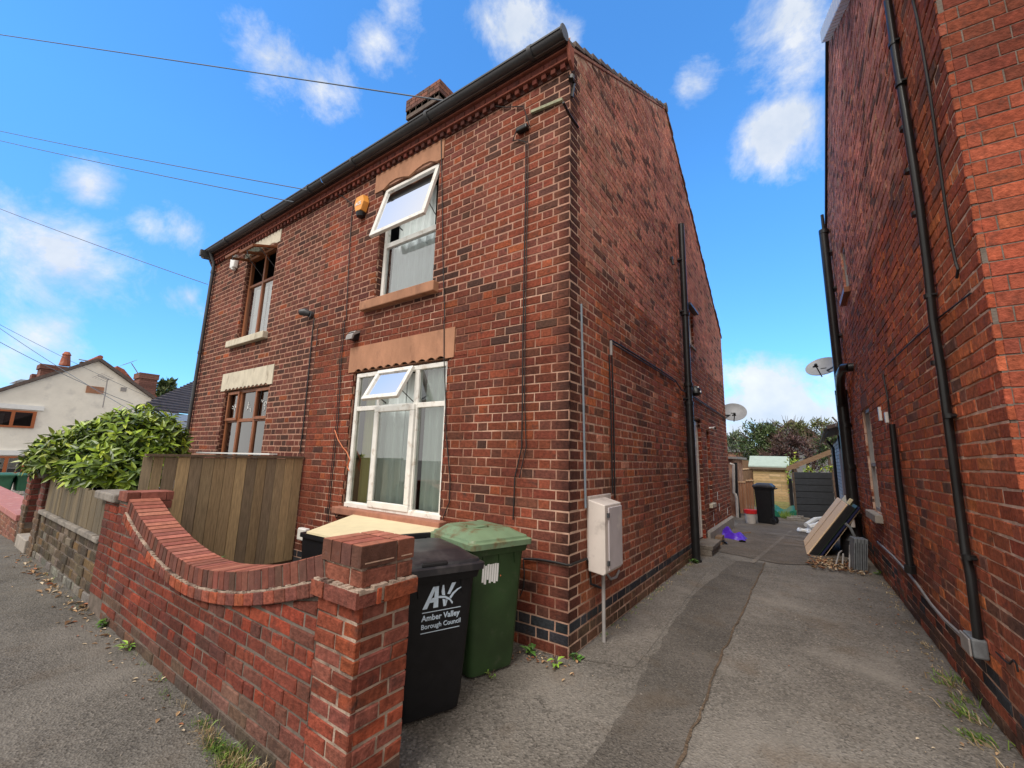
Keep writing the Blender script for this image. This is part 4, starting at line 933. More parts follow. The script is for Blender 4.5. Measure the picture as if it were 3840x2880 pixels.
p=PX(2668,1605,.05); t=thing('security_camera','tiny white security camera above the narrow arched side window','camera',p); mb=MB(); mb.tube([p-Vector((.05,0,0)),p,p+Vector((.08,-.07,-.01))],[.02,.02,.035],8); mb.build('housing','white',t); mb=MB(); mb.tube([p+Vector((.08,-.07,-.01)),p+Vector((.088,-.077,-.011))],.026,8); mb.build('lens','black',t)
# ================================================================== GARDEN WALL
gw=thing('garden_wall','curved red brick garden wall with a brick-on-edge coping sweeping down between two pillars','wall',(-2,-1.9,0))
CP=[(-3.62,1.125),(-3.43,1.06),(-3.13,.966),(-2.70,.862),(-2.36,.807),(-2.0,.781),(-1.68,.797),(-1.27,.853),(-.98,.915),(-.73,.98),(-.57,1.025),(-.36,1.088)]
def spl(x):
    pts=CP
    if x<=pts[0][0]: return pts[0][1]
    if x>=pts[-1][0]: return pts[-1][1]
    for i,(a,b) in enumerate(zip(pts,pts[1:])):
        if a[0]<=x<=b[0]:
            p0=pts[max(i-1,0)];p3=pts[min(i+2,len(pts)-1)]
            m1=(b[1]-p0[1])/(b[0]-p0[0]); m2=(p3[1]-a[1])/(p3[0]-a[0]); h=b[0]-a[0]; t=(x-a[0])/h
            return (2*t**3-3*t*t+1)*a[1]+(t**3-2*t*t+t)*h*m1+(-2*t**3+3*t*t)*b[1]+(t**3-t*t)*h*m2
YF,YB=-2.03,-1.80
def slope(x): return (spl(x+.02)-spl(x-.02))/.04
def lower(x,d): return spl(x)-d*math.sqrt(1+slope(x)**2)
WC=.0785
def col_w(u,z,wd,i):
    if z<.10: return pick([(.09,.07,.06),(.12,.085,.07),(.15,.08,.06)])
    if z<.26 and u<-.5 and random.random()<.55: return pick([(.16,.085,.07),(.13,.08,.065)])
    r=random.random()
    if r<.15: return pick([(.235,.052,.033),(.26,.060,.036)])
    if r<.35: return pick([(.14,.055,.045),(.12,.05,.042)])
    return pick([(.175,.048,.034),(.160,.045,.033),(.19,.050,.034),(.145,.043,.033)])
mb=MB(); bricks(mb,(0,YF,0),(1,0,0),(0,-1,0),-3.88,-.362,0.0,1.2,WC,.228,.118,.0105,col_w,bond='garden',top=lambda u:lower(u,.198),u_anchor=-.362,wob=.0035,jx=.003,cham=.006)
mb.build('face_bricks','brick',gw)
mb=MB(); 
for i in range(60):
    a,b=-3.9+3.54*i/60,-3.9+3.54*(i+1)/60
    mb.add([(a,YF+.007,0),(b,YF+.007,0),(b,YF+.007,lower(b,.11)),(a,YF+.007,lower(a,.11)),(a,YB-.01,0),(b,YB-.01,0),(b,YB-.01,lower(b,.11)),(a,YB-.01,lower(a,.11))],[(0,1,2,3),(5,4,7,6),(3,2,6,7)])
mb.build('mortar_core','mortar_dark',gw)
# brick-on-edge coping and the projecting course below it
mb=MB(); mbs=MB(); mbm=MB(); x=-3.60; L_=.079
while x<-.40:
    dx=L_/math.sqrt(1+slope(x)**2); xa,xb=x,x+dx; x=xb
    if xa>-.42: break
    T=Vector((xb-xa,0,spl(xb)-spl(xa))).normalized(); Nn=Vector((-T.z,0,T.x)); O=Vector((xa,YF+random.uniform(-.004,.002),spl(xa)))
    d=.112; g=.0055; cc=pick([(.15,.065,.055),(.19,.075,.06),(.12,.06,.05),(.22,.08,.06)])
    w_=L_-2*g; o=O+T*g-Nn*d
    mb.obox(o,T*w_,(0,.235,0),Nn*(d-.004),cc)
    mb.obox(o+Nn*(d-.004)+T*.002+Vector((0,.003,0)),T*(w_-.004),(0,.229,0),Nn*random.uniform(.003,.006),pick([(.38,.15,.115),(.34,.13,.10),(.43,.175,.135),(.29,.11,.088)]))
    mbm.obox(O-Nn*(d+.002)+Vector((0,.006,0)),T*L_*1.02,(0,.22,0),Nn*(d-.012))
mb.build('coping','coping',gw,bevel=.003); mbm.build('coping_mortar','mortar_dark',gw)
x=-3.60
mb=MB(); mbm=MB(); Lh=.116
while x<-.40:
    dx=Lh/math.sqrt(1+slope(x)**2); xa,xb=x,min(x+dx,-.385); x+=dx
    if xb-xa<.03: break
    za,zb=lower(xa,.122),lower(xb,.122)
    T=Vector((xb-xa,0,zb-za)); l_=T.length; T.normalize(); Nn=Vector((-T.z,0,T.x))
    o=Vector((xa,YF-.024,za))-Nn*.07+T*.005
    c=pick([(.20,.075,.06),(.26,.08,.055),(.16,.065,.055),(.33,.09,.05)]); mb.obox(o,T*(l_-.010),(0,.05,0),Nn*.068,c)
    n=5
    for k in range(n):
        q=Vector((xa,YF-.021,za))+T*(l_*k/n); hgt=random.uniform(.006,.018); dep=random.uniform(.012,.021)
        mbm.obox(q-Nn*.004+Vector((0,.021-dep,0)),T*(l_/n+.003),(0,dep+.004,0),Nn*hgt)
    mbm.obox(Vector((xa,YF-.014,za))-Nn*.068-T*.003,T*(l_+.004),(0,.03,0),Nn*.062)
mb.build('projecting_course','brick',gw,bevel=.006); mbm.build('mortar_fillet','mortar_pale',gw,bevel=.003)
# near pillar
def col_p(u,z,wd,i):
    r=random.random()
    if z<.16 and r<.5: return pick([(.13,.075,.06),(.10,.065,.055)])
    if z>.96: return pick([(.18,.07,.05),(.22,.08,.055)])
    if r<.25: return pick([(.20,.07,.055)])
    if r<.5: return pick([(.28,.072,.037),(.25,.064,.035)])
    return pick([(.195,.054,.034),(.165,.048,.032),(.215,.058,.035)])
px0,px1,py0,py1=-.362,-.040,-2.03,-1.705
mb=MB()
for (O,U,Nn,a,b,an) in [((0,py0,0),(1,0,0),(0,-1,0),px0,px1,px0),((px1,0,0),(0,1,0),(1,0,0),py0+.031,py1,py0)]:
    bricks(mb,O,U,Nn,a,b,0,.895,WC*.952,.218,.109,.010,col_p,bond='flemish',wob=.003,jx=.003,cham=.006,u_anchor=an)
bricks(mb,(0,py1,0),(-1,0,0),(0,1,0),-px1+.031,-px0,0,.895,WC*.952,.218,.109,.010,col_p,bond='flemish')
for (O,U,Nn,a,b,sd_) in [((0,py0+.006,0),(1,0,0),(0,-1,0),px0+.006,px1-.006,1),((px1-.006,0,0),(0,1,0),(1,0,0),py0+.037,py1,2)]:
    bricks(mb,O,U,Nn,a,b,.968,1.06,.088,.218,.109,.010,col_p,bond='flemish' if sd_==2 else 'stretcher',wob=.003,cham=.006,u_anchor=a-.031*(sd_-1))
# projecting string course bricks
for (a,b) in [(px0-.03,px0+.08),(px0+.09,px1+.03)]: mb.obox((a,py0-.03,.898),(b-a-.008,0,0),(0,.11,0),(0,0,.069),pick([(.20,.075,.055),(.25,.08,.055)]))
for (a,b) in [(py0+.085,py0+.115),(py0+.13,py1+.02)]: mb.obox((px1-.08,a,.898),(.11,0,0),(0,b-a-.008,0),(0,0,.069),pick([(.34,.085,.045),(.30,.08,.045)]))
mb.obox((px0-.03,py0+.085,.898),(.08,0,0),(0,.25,0),(0,0,.069),(.25,.08,.05))
p1=mb.build('pillar','brick',gw,bevel=0)
mb=MB(); mb.box(px0+.006,px1-.006,py0+.006,py1-.006,0,.96); mb.box(px0+.014,px1-.014,py0+.014,py1-.006,.96,1.07); 
for k in range(14):
    a=px0-.022+k*.026; mb.box(a,a+.027,py0-.02-random.uniform(0,.006),py0+.01,.955,.967+random.uniform(.0,.016))
for k in range(13):
    a=py0-.015+k*.027; mb.box(px1-.01,px1+.02+random.uniform(0,.006),a,a+.028,.955,.967+random.uniform(.0,.016))
mb.box(px0-.018,px1+.02,py0-.02,py1+.01,.905,.957); mb.build('pillar_mortar','mortar_pale',gw,bevel=.002)
mb=MB()
for k in range(4):
    a=px0-.002+k*.0818; b=a+.0745
    for (c,d) in ((py0-.003,py0+.208),(py0+.220,py1+.003)):
        cc=pick([(.15,.065,.05),(.19,.075,.055),(.13,.06,.05)]); mb.obox((a,c,1.065),(b-a,0,0),(0,d-c,0),(0,0,.098),cc); mb.obox((a+.002,c+.002,1.1635),(b-a-.004,0,0),(0,d-c-.004,0),(0,0,.0035),pick([(.40,.15,.11),(.35,.125,.095),(.45,.18,.135)]))
# frog panels on the exposed outer stretcher
for (c,d) in ((py0+.018,py0+.19),(py0+.238,py1-.015)): mb.obox((px1+.0015,c,1.083),(.002,0,0),(0,d-c,0),(0,0,.006),(.45,.3,.22))
mb.build('pillar_cap','coping',gw,bevel=.005)
mb=MB(); mb.box(px0+.012,px1-.012,py0+.012,py1-.008,1.06,1.158); mb.build('cap_mortar','mortar_pale',gw)
# far pillar with brick and stone cap
mb=MB(); bricks(mb,(0,YF-.006,0),(1,0,0),(0,-1,0),-4.33,-3.885,.16,1.045,WC,.228,.118,.0105,col_w,bond='flemish',wob=.003,cham=.006)
bricks(mb,(0,YF,0),(1,0,0),(0,-1,0),-3.88,-3.62,.8,1.06,WC,.228,.118,.0105,col_w,bond='flemish',wob=.003,bot=lambda u:lower(u,.198)-.1 if False else .8)
mb.build('pillar','brick',gw)
mb=MB(); mb.box(-4.33,-3.63,YF+.004,-1.71,0,1.085); mb.build('pillar_mortar','mortar_dark',gw)
mb=MB()
for k in range(3): mb.obox((-3.865+k*.088,YF-.02,1.088),(.083,0,0),(0,.10,0),(0,0,.088),pick([(.22,.08,.065),(.26,.10,.08)]))
mb.obox((-3.86,YF+.085,1.088),(.26,0,0),(0,.20,0),(0,0,.086),(.30,.11,.085)); mb.obox((-3.86,YF+.29,1.088),(.26,0,0),(0,.055,0),(0,0,.084),(.24,.085,.065)); mb.obox((-3.85,YF+.24,1.01),(.25,0,0),(0,.10,0),(0,0,.072),(.20,.07,.055))
mb.build('pillar_cap','coping',gw,bevel=.004)
mb=MB(); mb.box(-4.60,-3.88,YF-.05,-1.85,1.055,1.138); mb.build('cap_slab','stone',gw,bevel=.015)
# ================================================================== OLD LOW WALL + GATE PILLARS
ow=thing('old_wall','low weathered grey-brown wall beside the pavement, carrying the short timber fence','wall',(-6,-1.9,0))
def col_o(u,z,wd,i):
    r=random.random()
    if u>-4.9 and r<.5: return pick([(.17,.12,.065),(.14,.10,.06)])
    if z<.12: return pick([(.15,.14,.12),(.20,.18,.16)])
    if r<.15: return pick([(.16,.11,.055),(.17,.15,.125)])
    return pick([(.085,.070,.052),(.10,.082,.06),(.072,.062,.05),(.115,.09,.065)])
mb=MB(); bricks(mb,(0,YF+.02,0),(1,0,0),(0,-1,0),-7.58,-4.335,0,.61,.10,.26,.13,.014,col_o,bond='flemish',wob=.007,jx=.005,cham=.008); mb.build('face_bricks','brick',ow)
mb=MB(); mb.box(-7.58,-4.335,YF+.03,-1.8,0,.61); mb.build('mortar_core','mortar_dark',ow)
mb=MB(); x=-7.6
while x<-4.35:
    l=random.uniform(.4,.6); mb.obox((x,YF-.015,.61),(min(l,-4.34-x)-.01,0,0),(0,.27,0),(0,0,random.uniform(.055,.065))); x+=l
mb.build('coping','stone',ow,bevel=.012)
tf=thing('timber_fence','short weathered board fence standing on the low grey wall in front of the green shrub','fence',(-6,-1.95,.67))
def boards(par,O,U,n,wd,h0,h1,th=.018,topf=None,colp=((.30,.215,.12),(.25,.18,.10),(.35,.25,.14),(.22,.17,.11)),gap=.006,name='boards',lean=0):
    mb=MB(); O=Vector(O);U=Vector(U).normalized(); Nn=U.cross(Vector((0,0,1)))
    for k in range(n):
        a=O+U*(k*wd); tz=h1+(topf(k) if topf else 0)+random.uniform(-.006,.006); off=Nn*random.uniform(-.003,.003)
        mb.obox(a+off+Vector((0,0,h0-O.z)),U*(wd-gap)+Vector((0,0,0)),Nn*th,Vector((0,0,tz-h0))+U*lean*random.uniform(.5,1),jit(random.choice(colp),.12))
    return mb.build(name,'fence',par,bevel=.002)
boards(tf,(-7.42,-1.985,.67),(1,0,0),25,.118,.675,1.12,colp=((.15,.115,.07),(.19,.145,.09),(.12,.095,.062),(.17,.13,.075)),topf=lambda k:random.uniform(-.012,.012)-.0015*k,gap=.003)
mb=MB(); mb.box(-7.45,-4.5,-1.965,-1.925,1.0,1.06); mb.box(-7.45,-4.5,-1.965,-1.925,.75,.81); mb.box(-7.55,-7.46,-1.99,-1.9,.675,1.15); mb.box(-4.52,-4.44,-1.97,-1.89,.675,1.1); build_split(mb,'rail','fencecap',tf)
def gpillar(x0,x1,y0,y1,h,label,z0=0):
    t=thing('gate_pillar',label,'pillar',((x0+x1)/2,(y0+y1)/2,z0))
    def cg(u,z,wd,i): 
        if z<.6: return pick([(.17,.12,.085),(.13,.10,.08)])
        return pick([(.22,.085,.07),(.18,.07,.06),(.26,.11,.09)])
    def cd(u,z,wd,i): 
        if z<.35: return pick([(.15,.09,.06)])
        return pick([(.14,.045,.038),(.17,.05,.04),(.12,.04,.035)])
    mb=MB(); bricks(mb,(0,y0,0),(1,0,0),(0,-1,0),x0,x1,z0,h,.088,.23,.115,.012,cg,bond='flemish',wob=.006,jx=.005,cham=.008,u_anchor=x0); bricks(mb,(x1,0,0),(0,1,0),(1,0,0),y0+.031,y1,z0,h,.088,.23,.115,.012,cd,bond='stretcher',wob=.004,jx=.006,cham=.008,u_anchor=y0); mb.build('bricks','brick',t)
    mb=MB(); mb.box(x0+.007,x1-.007,y0+.007,y1,z0,h); mb.build('mortar_core','mortar_dark',t)
    mb=MB(); mb.box(x0-.05,x1+.05,y0-.05,y1+.05,h,h+.075); mb.build('cap','stone',t,bevel=.012); return t
gpillar(-9.15,-8.77,-2.03,-1.66,1.13,'taller dark red gate pillar with a mossy stone cap, left of the concrete step')
gpillar(-7.93,-7.60,-2.03,-1.70,1.11,'gate pillar with a pale stone cap at the left end of the timber fence')
t=thing('gate_step','grey concrete step in the gateway between the two gate pillars','step',(-8.3,-1.9,0)); mb=MB(); mb.box(-8.76,-7.94,-2.06,-1.55,0,.19); mb.build('tread','concrete',t,bevel=.012); mb=MB(); mb.box(-8.76,-7.94,-1.55,-.2,0,.30); mb.build('path_slab','concrete',t)
# pink-coped low wall further down
pw=thing('low_wall','low brick wall with a wide pink coping beyond the gate pillars','wall',(-12,-1.9,-.1))
mb=MB(); bricks(mb,(0,-2.03,0),(1,0,0),(0,-1,0),-17,-9.16,-.35,.34,.088,.23,.115,.014,lambda u,z,w_,i:pick([(.20,.10,.08),(.17,.09,.075),(.24,.12,.09)]),bond='flemish',wob=.005); mb.build('face_bricks','brick',pw)
mb=MB(); mb.box(-17,-9.16,-2.02,-1.75,-.4,.34); mb.build('mortar_core','mortar_pale',pw)
mb=MB(); x=-17
while x<-9.17: mb.obox((x,-2.07,.35),(.21,0,0),(0,.50,0),(0,0,.095)); x+=.22
mb.build('coping','pinkbrick',pw,bevel=.006)
poly('pink_drive',[(-19,-1.55),(-9.2,-1.55),(-9.2,-.9),(-19,-.6)],.10,'pinkbrick')
t=thing('rockery','small dark flower bed edged with pale stones at the foot of the far green bins','flower bed',(-16,-1.2,0)); mb=MB()
for k in range(46):
    x_,y_=random.uniform(-18.5,-13.5),random.uniform(-1.45,-1.1); r_=random.uniform(.05,.10); mb.loft([(.12,x_,y_,r_*.8,r_*.8,r_*.4),(.12+r_*.7,x_,y_,r_,r_*.9,r_*.5),(.12+r_*1.5,x_,y_,r_*.4,r_*.4,r_*.2)],cn=1)
mb.build('stones','stone',t)
mb=MB(); mb.box(-18.6,-13.4,-1.5,-1.0,.0,.17); mb.build('soil','earth',t)
# ================================================================== DIVIDER FENCE
df=thing('timber_fence','tall weathered close-boarded fence between the two front gardens','fence',(-4.26,-.9,0))
boards(df,(-4.26,-1.62,.13),(0,1,0),13,.1235,.13,1.505,lean=0,gap=.005,colp=((.36,.255,.14),(.31,.22,.125),(.42,.30,.165),(.27,.20,.12),(.34,.25,.15),(.22,.165,.11)))
boards(df,(-4.30,-1.80,.13),(.22,.97,0),2,.09,.5,1.505,gap=.004)
mb=MB(); mb.box(-4.27,-4.215,-1.80,-.015,1.508,1.535); mb.box(-4.34,-4.28,-1.6,-.02,1.3,1.36); mb.box(-4.34,-4.28,-1.6,-.02,.4,.46); mb.box(-4.30,-4.262,-1.6,-.02,.005,.128); build_split(mb,'rail','fencecap',df)

t=thing('white_board','thin white board lying along the top of the tall divider fence','board',(-4.6,-.3,1.54)); a=PY(735,1697,-.55); b=PY(1010,1703,-.12); mb=MB(); d=(b-a); mb.obox(a-Vector((0,0,.01)),d,(0.0,.12,0),(0,0,.022)); mb.build('panel','white',t)
# white socket box
t=thing('outdoor_socket','white square outdoor socket box low on the brick front beside the tall fence','socket box',(-3.98,-.04,.5)); mb=MB(); mb.box(-4.09,-3.90,-.07,-.0,.42,.58); mb.build('box','white',t,bevel=.012); mb=MB(); mb.box(-4.075,-3.915,-.078,-.071,.435,.565); mb.build('flap','upvc',t,bevel=.003)
# storage box with the cream board
t=thing('storage_box','black storage box standing against the house under the cream board','box',(-1.8,-.6,0))
mb=MB(); mb.loft([(.0,-1.82,-.62,.50,.36,.03),(.80,-1.82,-.62,.53,.39,.03)]); mb.build('body','black',t,smooth=True)
mb=MB(); mb.loft([(.80,-1.82,-.62,.55,.41,.04),(.835,-1.82,-.62,.55,.41,.04)]); mb.build('rim','black',t)
t=thing('cream_board','large cream board lying flat on the black storage box beneath the front window','board',(-1.9,-.5,.84))
mb=MB(); mb.prism([(-2.23,-1.03,.842),(-1.18,-1.02,.842),(-1.26,-.10,.858),(-2.85,-.09,.855)],(0,0,.018)); mb.build('sheet','creamboard',t)
# ================================================================== BINS
def bin_(name,label,loc,rz,mb_,ml,group=None,logo=0,h=.90,handle=False,simple=False):
    t=thing(name,label,'wheelie bin',loc,rz,group)
    B=MB(); B.loft([(.02,0,0,.24,.20,.05),(.10,0,0,.25,.21,.05),(h-.10,.0,0,.285,.25,.045),(h-.06,.0,0,.29,.255,.045)]); 
    B.loft([(h-.065,0,0,.305,.27,.04),(h-.02,0,0,.315,.28,.04),(h-.01,0,0,.315,.28,.04)])
    for k in(-1,0,1): B.prism([(.285,k*.15-.012,h-.065),(.285,k*.15+.012,h-.065),(.28,k*.15,h-.15)],(.012,0,0))
    body=B.build('body',mb_,t,local=True,smooth=True)
    Lm=MB(); Lm.loft([(h-.012,.005,0,.335,.295,.035),(h+.028,.005,0,.338,.298,.035),(h+.033,.005,0,.330,.29,.035),(h+.036,0,0,.315,.278,.04),(h+.052,0,0,.312,.275,.05),(h+.058,-.0,0,.30,.262,.06),(h+.062,-.005,0,.285,.25,.06),(h+.100,-.03,0,.22,.20,.06),(h+.104,-.03,0,.20,.18,.06)])
    lid=Lm.build('lid',ml,t,local=True,smooth=True)
    H=MB(); H.tube([(-.39,-.20,h-.03),(-.39,.20,h-.03)],.016,8); H.tube([(-.30,-.20,h-.05),(-.39,-.20,h-.03)],.016,8); H.tube([(-.30,.20,h-.05),(-.39,.20,h-.03)],.016,8); H.build('handle',mb_,t,local=True,smooth=True)
    for s in(-1,1):
        Wm=MB(); Wm.tube([(-.26,s*.20,.10),(-.26,s*.25,.10)],.10,18); ww=Wm.build('wheel','black',t,local=True,smooth=True)
        if not simple: hb=MB(); hb.tube([(-.26,s*.25,.10),(-.26,s*.256,.10)],.04,12); hb.build('hub',mb_,ww,local=True)
    return t,lid,body
bk,lid,body=bin_('wheelie_bin','black wheelie bin with a pale council logo on its front, beside the near brick pillar',(-.535,-1.135,0),R_(-22),'binblack','lidblack',h=.875)
# lid detail: raised rib, front recess and carry bar
mb=MB(); mb.box(-.10,.14,-.16,-.152,.975,.982); mb.build('lid_rib','lidblack',lid,local=True)
mb=MB(); mb.box(.20,.235,-.14,-.03,.934,.9355); mb.build('lid_label','greypipe',lid,local=True)
mb=MB(); mb.box(.262,.318,-.15,.03,.905,.936); mb.build('lid_recess','black',lid,local=True,bevel=.01)
mb=MB(); mb.box(-.44,-.41,-.17,.21,.93,.985); mb.box(-.415,-.30,-.165,-.14,.90,.95); mb.box(-.415,-.30,.17,.195,.90,.95); mb.build('grab_bar','black',bk,local=True,bevel=.006)
# council logo (emblem, lettering, rules) on the front face
fxz=lambda z:.2495+(z-.10)*(.035/(.675))
def FM(y,z,o=.0035): return (fxz(z)+o,y,z)
for s_ in(-1,1):
    mb=MB(); mb.obox((-.20,s_*.213-.004,.12),(.34,0,0),(0,s_*.006,0),(0,s_*.035,.62)); mb.build('side_rib','binblack',body,local=True)
tilt=Vector((.035/.675,0,1)).normalized()
lg=MB()
def lp(pts,o=.003,th=.0015):
    lg.add([FM(y,z,o+th) for y,z in pts],[tuple(range(len(pts)))])
y0=-.115; 
A=lambda a,b:(y0+a*.24,.655+b*.13)
lp([A(0,0),A(.13,0),A(.36,.98),A(.26,.98)]); lp([A(.30,0),A(.44,0),A(.42,.98),A(.32,.98)]); lp([A(.17,.26),A(.34,.26),A(.34,.42),A(.20,.42)])
lp([A(.46,1.0),A(.57,1.0),A(.62,.50),A(.53,.54)]); lp([A(.55,.36),A(.64,.30),A(.66,.0),A(.59,.0)]); lp([A(.80,1.05),A(.92,1.05),A(.76,.52),A(.68,.55)]); lp([A(.66,.30),A(.70,.27),A(.665,.0),A(.66,.0)])
P=[(.24,.40),(.45,.47),(.62,.42),(.76,.28),(.84,.08)]
for i in range(4): 
    a,b=P[i],P[i+1]; lp([A(a[0],a[1]-.05),A(b[0],b[1]-.04),A(b[0]+.02,b[1]+.05),A(a[0],a[1]+.06)],o=.005)
P=[(.80,.30,.05),(.88,.50,.045),(1.0,.68,.03),(1.14,.80,.012)]
for i in range(3):
    a,b=P[i],P[i+1]; lp([A(a[0],a[1]),A(b[0],b[1]),A(b[0]-b[2],b[1]+b[2]*1.8),A(a[0]-a[2],a[1]+a[2]*1.8)])
for zz in(.632,.512): lp([(y0,zz),(y0+.265,zz),(y0+.265,zz+.005),(y0,zz+.005)])
lg.build('emblem','logo',body,local=True)
text(body,'Amber Valley',.0475,plane_m(FM(y0,.585,.004),(0,1,0),tilt),'logo',bold=.0009)
text(body,'Borough Council',.0395,plane_m(FM(y0,.538,.004),(0,1,0),tilt),'logo',bold=.0003)
gb,lid,body=bin_('wheelie_bin','dark green wheelie bin with a pale dirty lid and a torn white sticker',(-.577,-.485,0),R_(-17),'bingreen','lidgreen',h=.93)
mb=MB(); mb.box(-.36,-.30,-.09,.07,.955,1.015); mb.box(-.36,-.31,.20,.262,.95,1.02); build_split(mb,'hinge_cap','lidgreen',lid,local=True,bevel=.01)
mb=MB(); mb.box(-.29,-.283,.215,.245,.975,1.0); mb.build('reflector','orange',lid,local=True)
mb=MB(); mb.tube([(.08,-.13,1.034),(.10,.0,1.05),(.10,.02,1.034)],.008,6); mb.box(-.02,.02,-.15,-.135,1.03,1.055); mb.build('lid_clip','lidgreen',lid,local=True)
mb=MB(); fx2=lambda z:.2495+(z-.10)*(.035/.73)
def GM(y,z,o=.002): return (fx2(z)+o,y,z)
for k in range(7):
    a=-.155+k*.022; lo=.655+random.uniform(0,.02)+(.02 if k==2 else 0); hi=.795+random.uniform(-.006,.006); mb.add([GM(a,lo),GM(a+.0195,lo-.004),GM(a+.021,hi),GM(a+.002,hi)],[(0,1,2,3)])
mb.build('torn_sticker','white',body,local=True)
mb=MB(); mb.tube([GM(.02,.70),GM(.02,.70,.004)],.006,8); mb.build('orange_dot','orange',body,local=True)
fb,lid,body=bin_('wheelie_bin','black wheelie bin seen side-on at the far end of the alley by the red-rimmed bucket',(.64,10.62,0),R_(172),'binblack','lidblack',h=.985); fb.scale=(.74,.74,1)
g1,_,_=bin_('wheelie_bin','green bin far down the street, leftmost at the edge of the picture',(-22,-1.04,-.42),R_(-10),'fargreen','fargreen','green bins far down the street',simple=True)
dup(g1,(-22,-.50,-.42),R_(5),'green bin far down the street, just left of the tall gate pillar')
dup(g1,(-22.6,-.12,-.42),R_(-12),'green bin far down the street, half hidden by the tall gate pillar')
# ================================================================== LEAVES AND PLANTS
def leaf(mb,p,d,n,l,w,c,fold=.25,droop=.15):
    d=d.normalized(); s=d.cross(n); 
    if s.length<1e-4: s=d.orthogonal()
    s.normalize(); n=s.cross(d).normalized()
    b=p; m1=p+d*l*.35+n*l*.04; m2=p+d*l*.7-n*l*droop*.4; tip=p+d*l-n*l*droop
    f=n*w*fold; vs=[b,m1-s*w*.5+f,m1,m1+s*w*.5+f,m2-s*w*.38+f,m2,m2+s*w*.38+f,tip]
    mb.add(vs,[(0,2,1),(0,3,2),(1,2,5,4),(2,3,6,5),(4,5,7),(5,6,7)],c)
def rv():
    while True:
        v=Vector((random.uniform(-1,1),random.uniform(-1,1),random.uniform(-1,1)))
        if .01<v.length<1: return v.normalized()
random.seed(77)
bs=thing('shrub','large glossy green shrub with pointed leaves spilling over the timber fence','shrub',(-6.5,-1.3,0))
blobs=[((-5.98,-1.26,1.46),(.46,.36,.46)),((-6.40,-1.25,1.62),(.66,.40,.48)),((-6.55,-1.30,1.60),(.95,.50,.60)),((-7.05,-1.5,1.50),(.85,.55,.50)),((-7.65,-1.9,1.42),(.60,.35,.34)),((-5.8,-1.5,1.22),(.50,.30,.32)),((-6.2,-1.8,1.30),(.8,.28,.32))]
mb=MB(); tw=MB(); pts=[]
tot=sum(r[0]*r[1]+r[0]*r[2] for _,r in blobs)
for (c,r) in blobs:
    c=Vector(c); k=int(1150*(r[0]*r[1]+r[0]*r[2])/tot)
    for _ in range(k):
        d=rv()
        if d.z<-.75: d.z*=-.3
        q=c+Vector((d.x*r[0],d.y*r[1],d.z*r[2]))*random.uniform(.86,1.08)
        if any(sum(((q[i]-cc[i])/rr_[i])**2 for i in range(3))<.62 for cc,rr_ in blobs if Vector(cc)!=c): continue
        pts.append((q,c,d))
for q,c,d in pts:
    ax=(d*.8+Vector((0,0,.55))+rv()*.35).normalized(); young=random.random()<(.20+.5*max(0,(q.z-1.7)/.4))
    tw.tube([c+(q-c)*.55+rv()*.05,q-ax*.02],.006,4,caps=False)
    nl=random.randint(6,9); a0=ax.orthogonal().normalized(); b0=ax.cross(a0); ph=random.random()*6
    for k in range(nl):
        a=ph+k*2.4; t_=k/nl; el=.25+.9*t_
        dd=(a0*math.cos(a)+b0*math.sin(a))*math.cos(el)+ax*math.sin(el)*.8-Vector((0,0,.18*(1-t_)))
        if young and t_>.45: c_=jit(random.choice([(.30,.42,.03),(.40,.48,.045),(.24,.36,.028)]),.15)
        else: c_=jit(random.choice([(.12,.19,.018),(.17,.25,.022),(.08,.13,.017),(.23,.32,.028),(.05,.085,.015)]),.2)
        if q.x<-6.9 and random.random()<.25: c_=jit((.30,.34,.08),.15)
        L1=random.uniform(.12,.185)*(1-.25*t_*(1 if young else .3)); leaf(mb,q-ax*.05*(1-t_),dd,ax,L1,L1*.33,c_,fold=.2,droop=random.uniform(.05,.3))
# inner leaves fill the body
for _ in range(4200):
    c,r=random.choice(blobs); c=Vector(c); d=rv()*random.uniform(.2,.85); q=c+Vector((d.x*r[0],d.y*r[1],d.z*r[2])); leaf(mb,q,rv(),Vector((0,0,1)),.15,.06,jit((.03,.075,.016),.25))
mb.build('foliage','leaf',bs); 
for x_ in(-5.3,-6.0,-6.6,-7.3): tw.tube([(x_,-1.1,.0),(x_+.05,-1.15,.6),(x_-.05,-1.2,1.3)],[.03,.025,.015],6)
tw.build('branches','twig',bs)
def weed(name,label,loc,n,l,w,cols,up=.5,group=None,cat='weed'):
    t=thing(name,label,cat,loc,0,group); mb=MB(); p=Vector(loc)
    for k in range(n):
        a=random.uniform(0,6.28); e=random.uniform(.1,up); d=Vector((math.cos(a),math.sin(a),e)); o=p+Vector((random.uniform(-.03,.03),random.uniform(-.03,.03),random.uniform(0,l*.6)))
        leaf(mb,o,d,Vector((0,0,1)),l*random.uniform(.6,1.1),w,jit(random.choice(cols),.2))
    mb.build('leaves','leaf',t)
    st=MB()
    for k in range(3): st.tube([p,p+Vector((random.uniform(-.04,.04),random.uniform(-.04,.04),l*.9))],.003,4)
    st.build('stem','leaf' if False else 'twig',t); return t
GW=[(.10,.22,.04),(.16,.30,.05),(.07,.15,.03)]; YG=[(.26,.42,.05),(.20,.36,.05)]
p=PZ(2085,2500); weed('weed','bright green leafy weed at the foot of the brick corner, nearest the camera',(p.x,p.y,0),5,.10,.03,YG,.4)
weed('weed','small green weed at the alley side of the brick corner',(.05,.03,0),9,.07,.035,GW,.8)
weed('weed','leafy weed growing between the green bin and the house wall',(-.30,-.10,0),12,.07,.035,GW,1.1)
p=PZ(1895,2530); weed('weed','tiny tuft of grass on the drive in front of the green bin',(p.x-.05,p.y-.12,0),9,.06,.012,YG,.9)
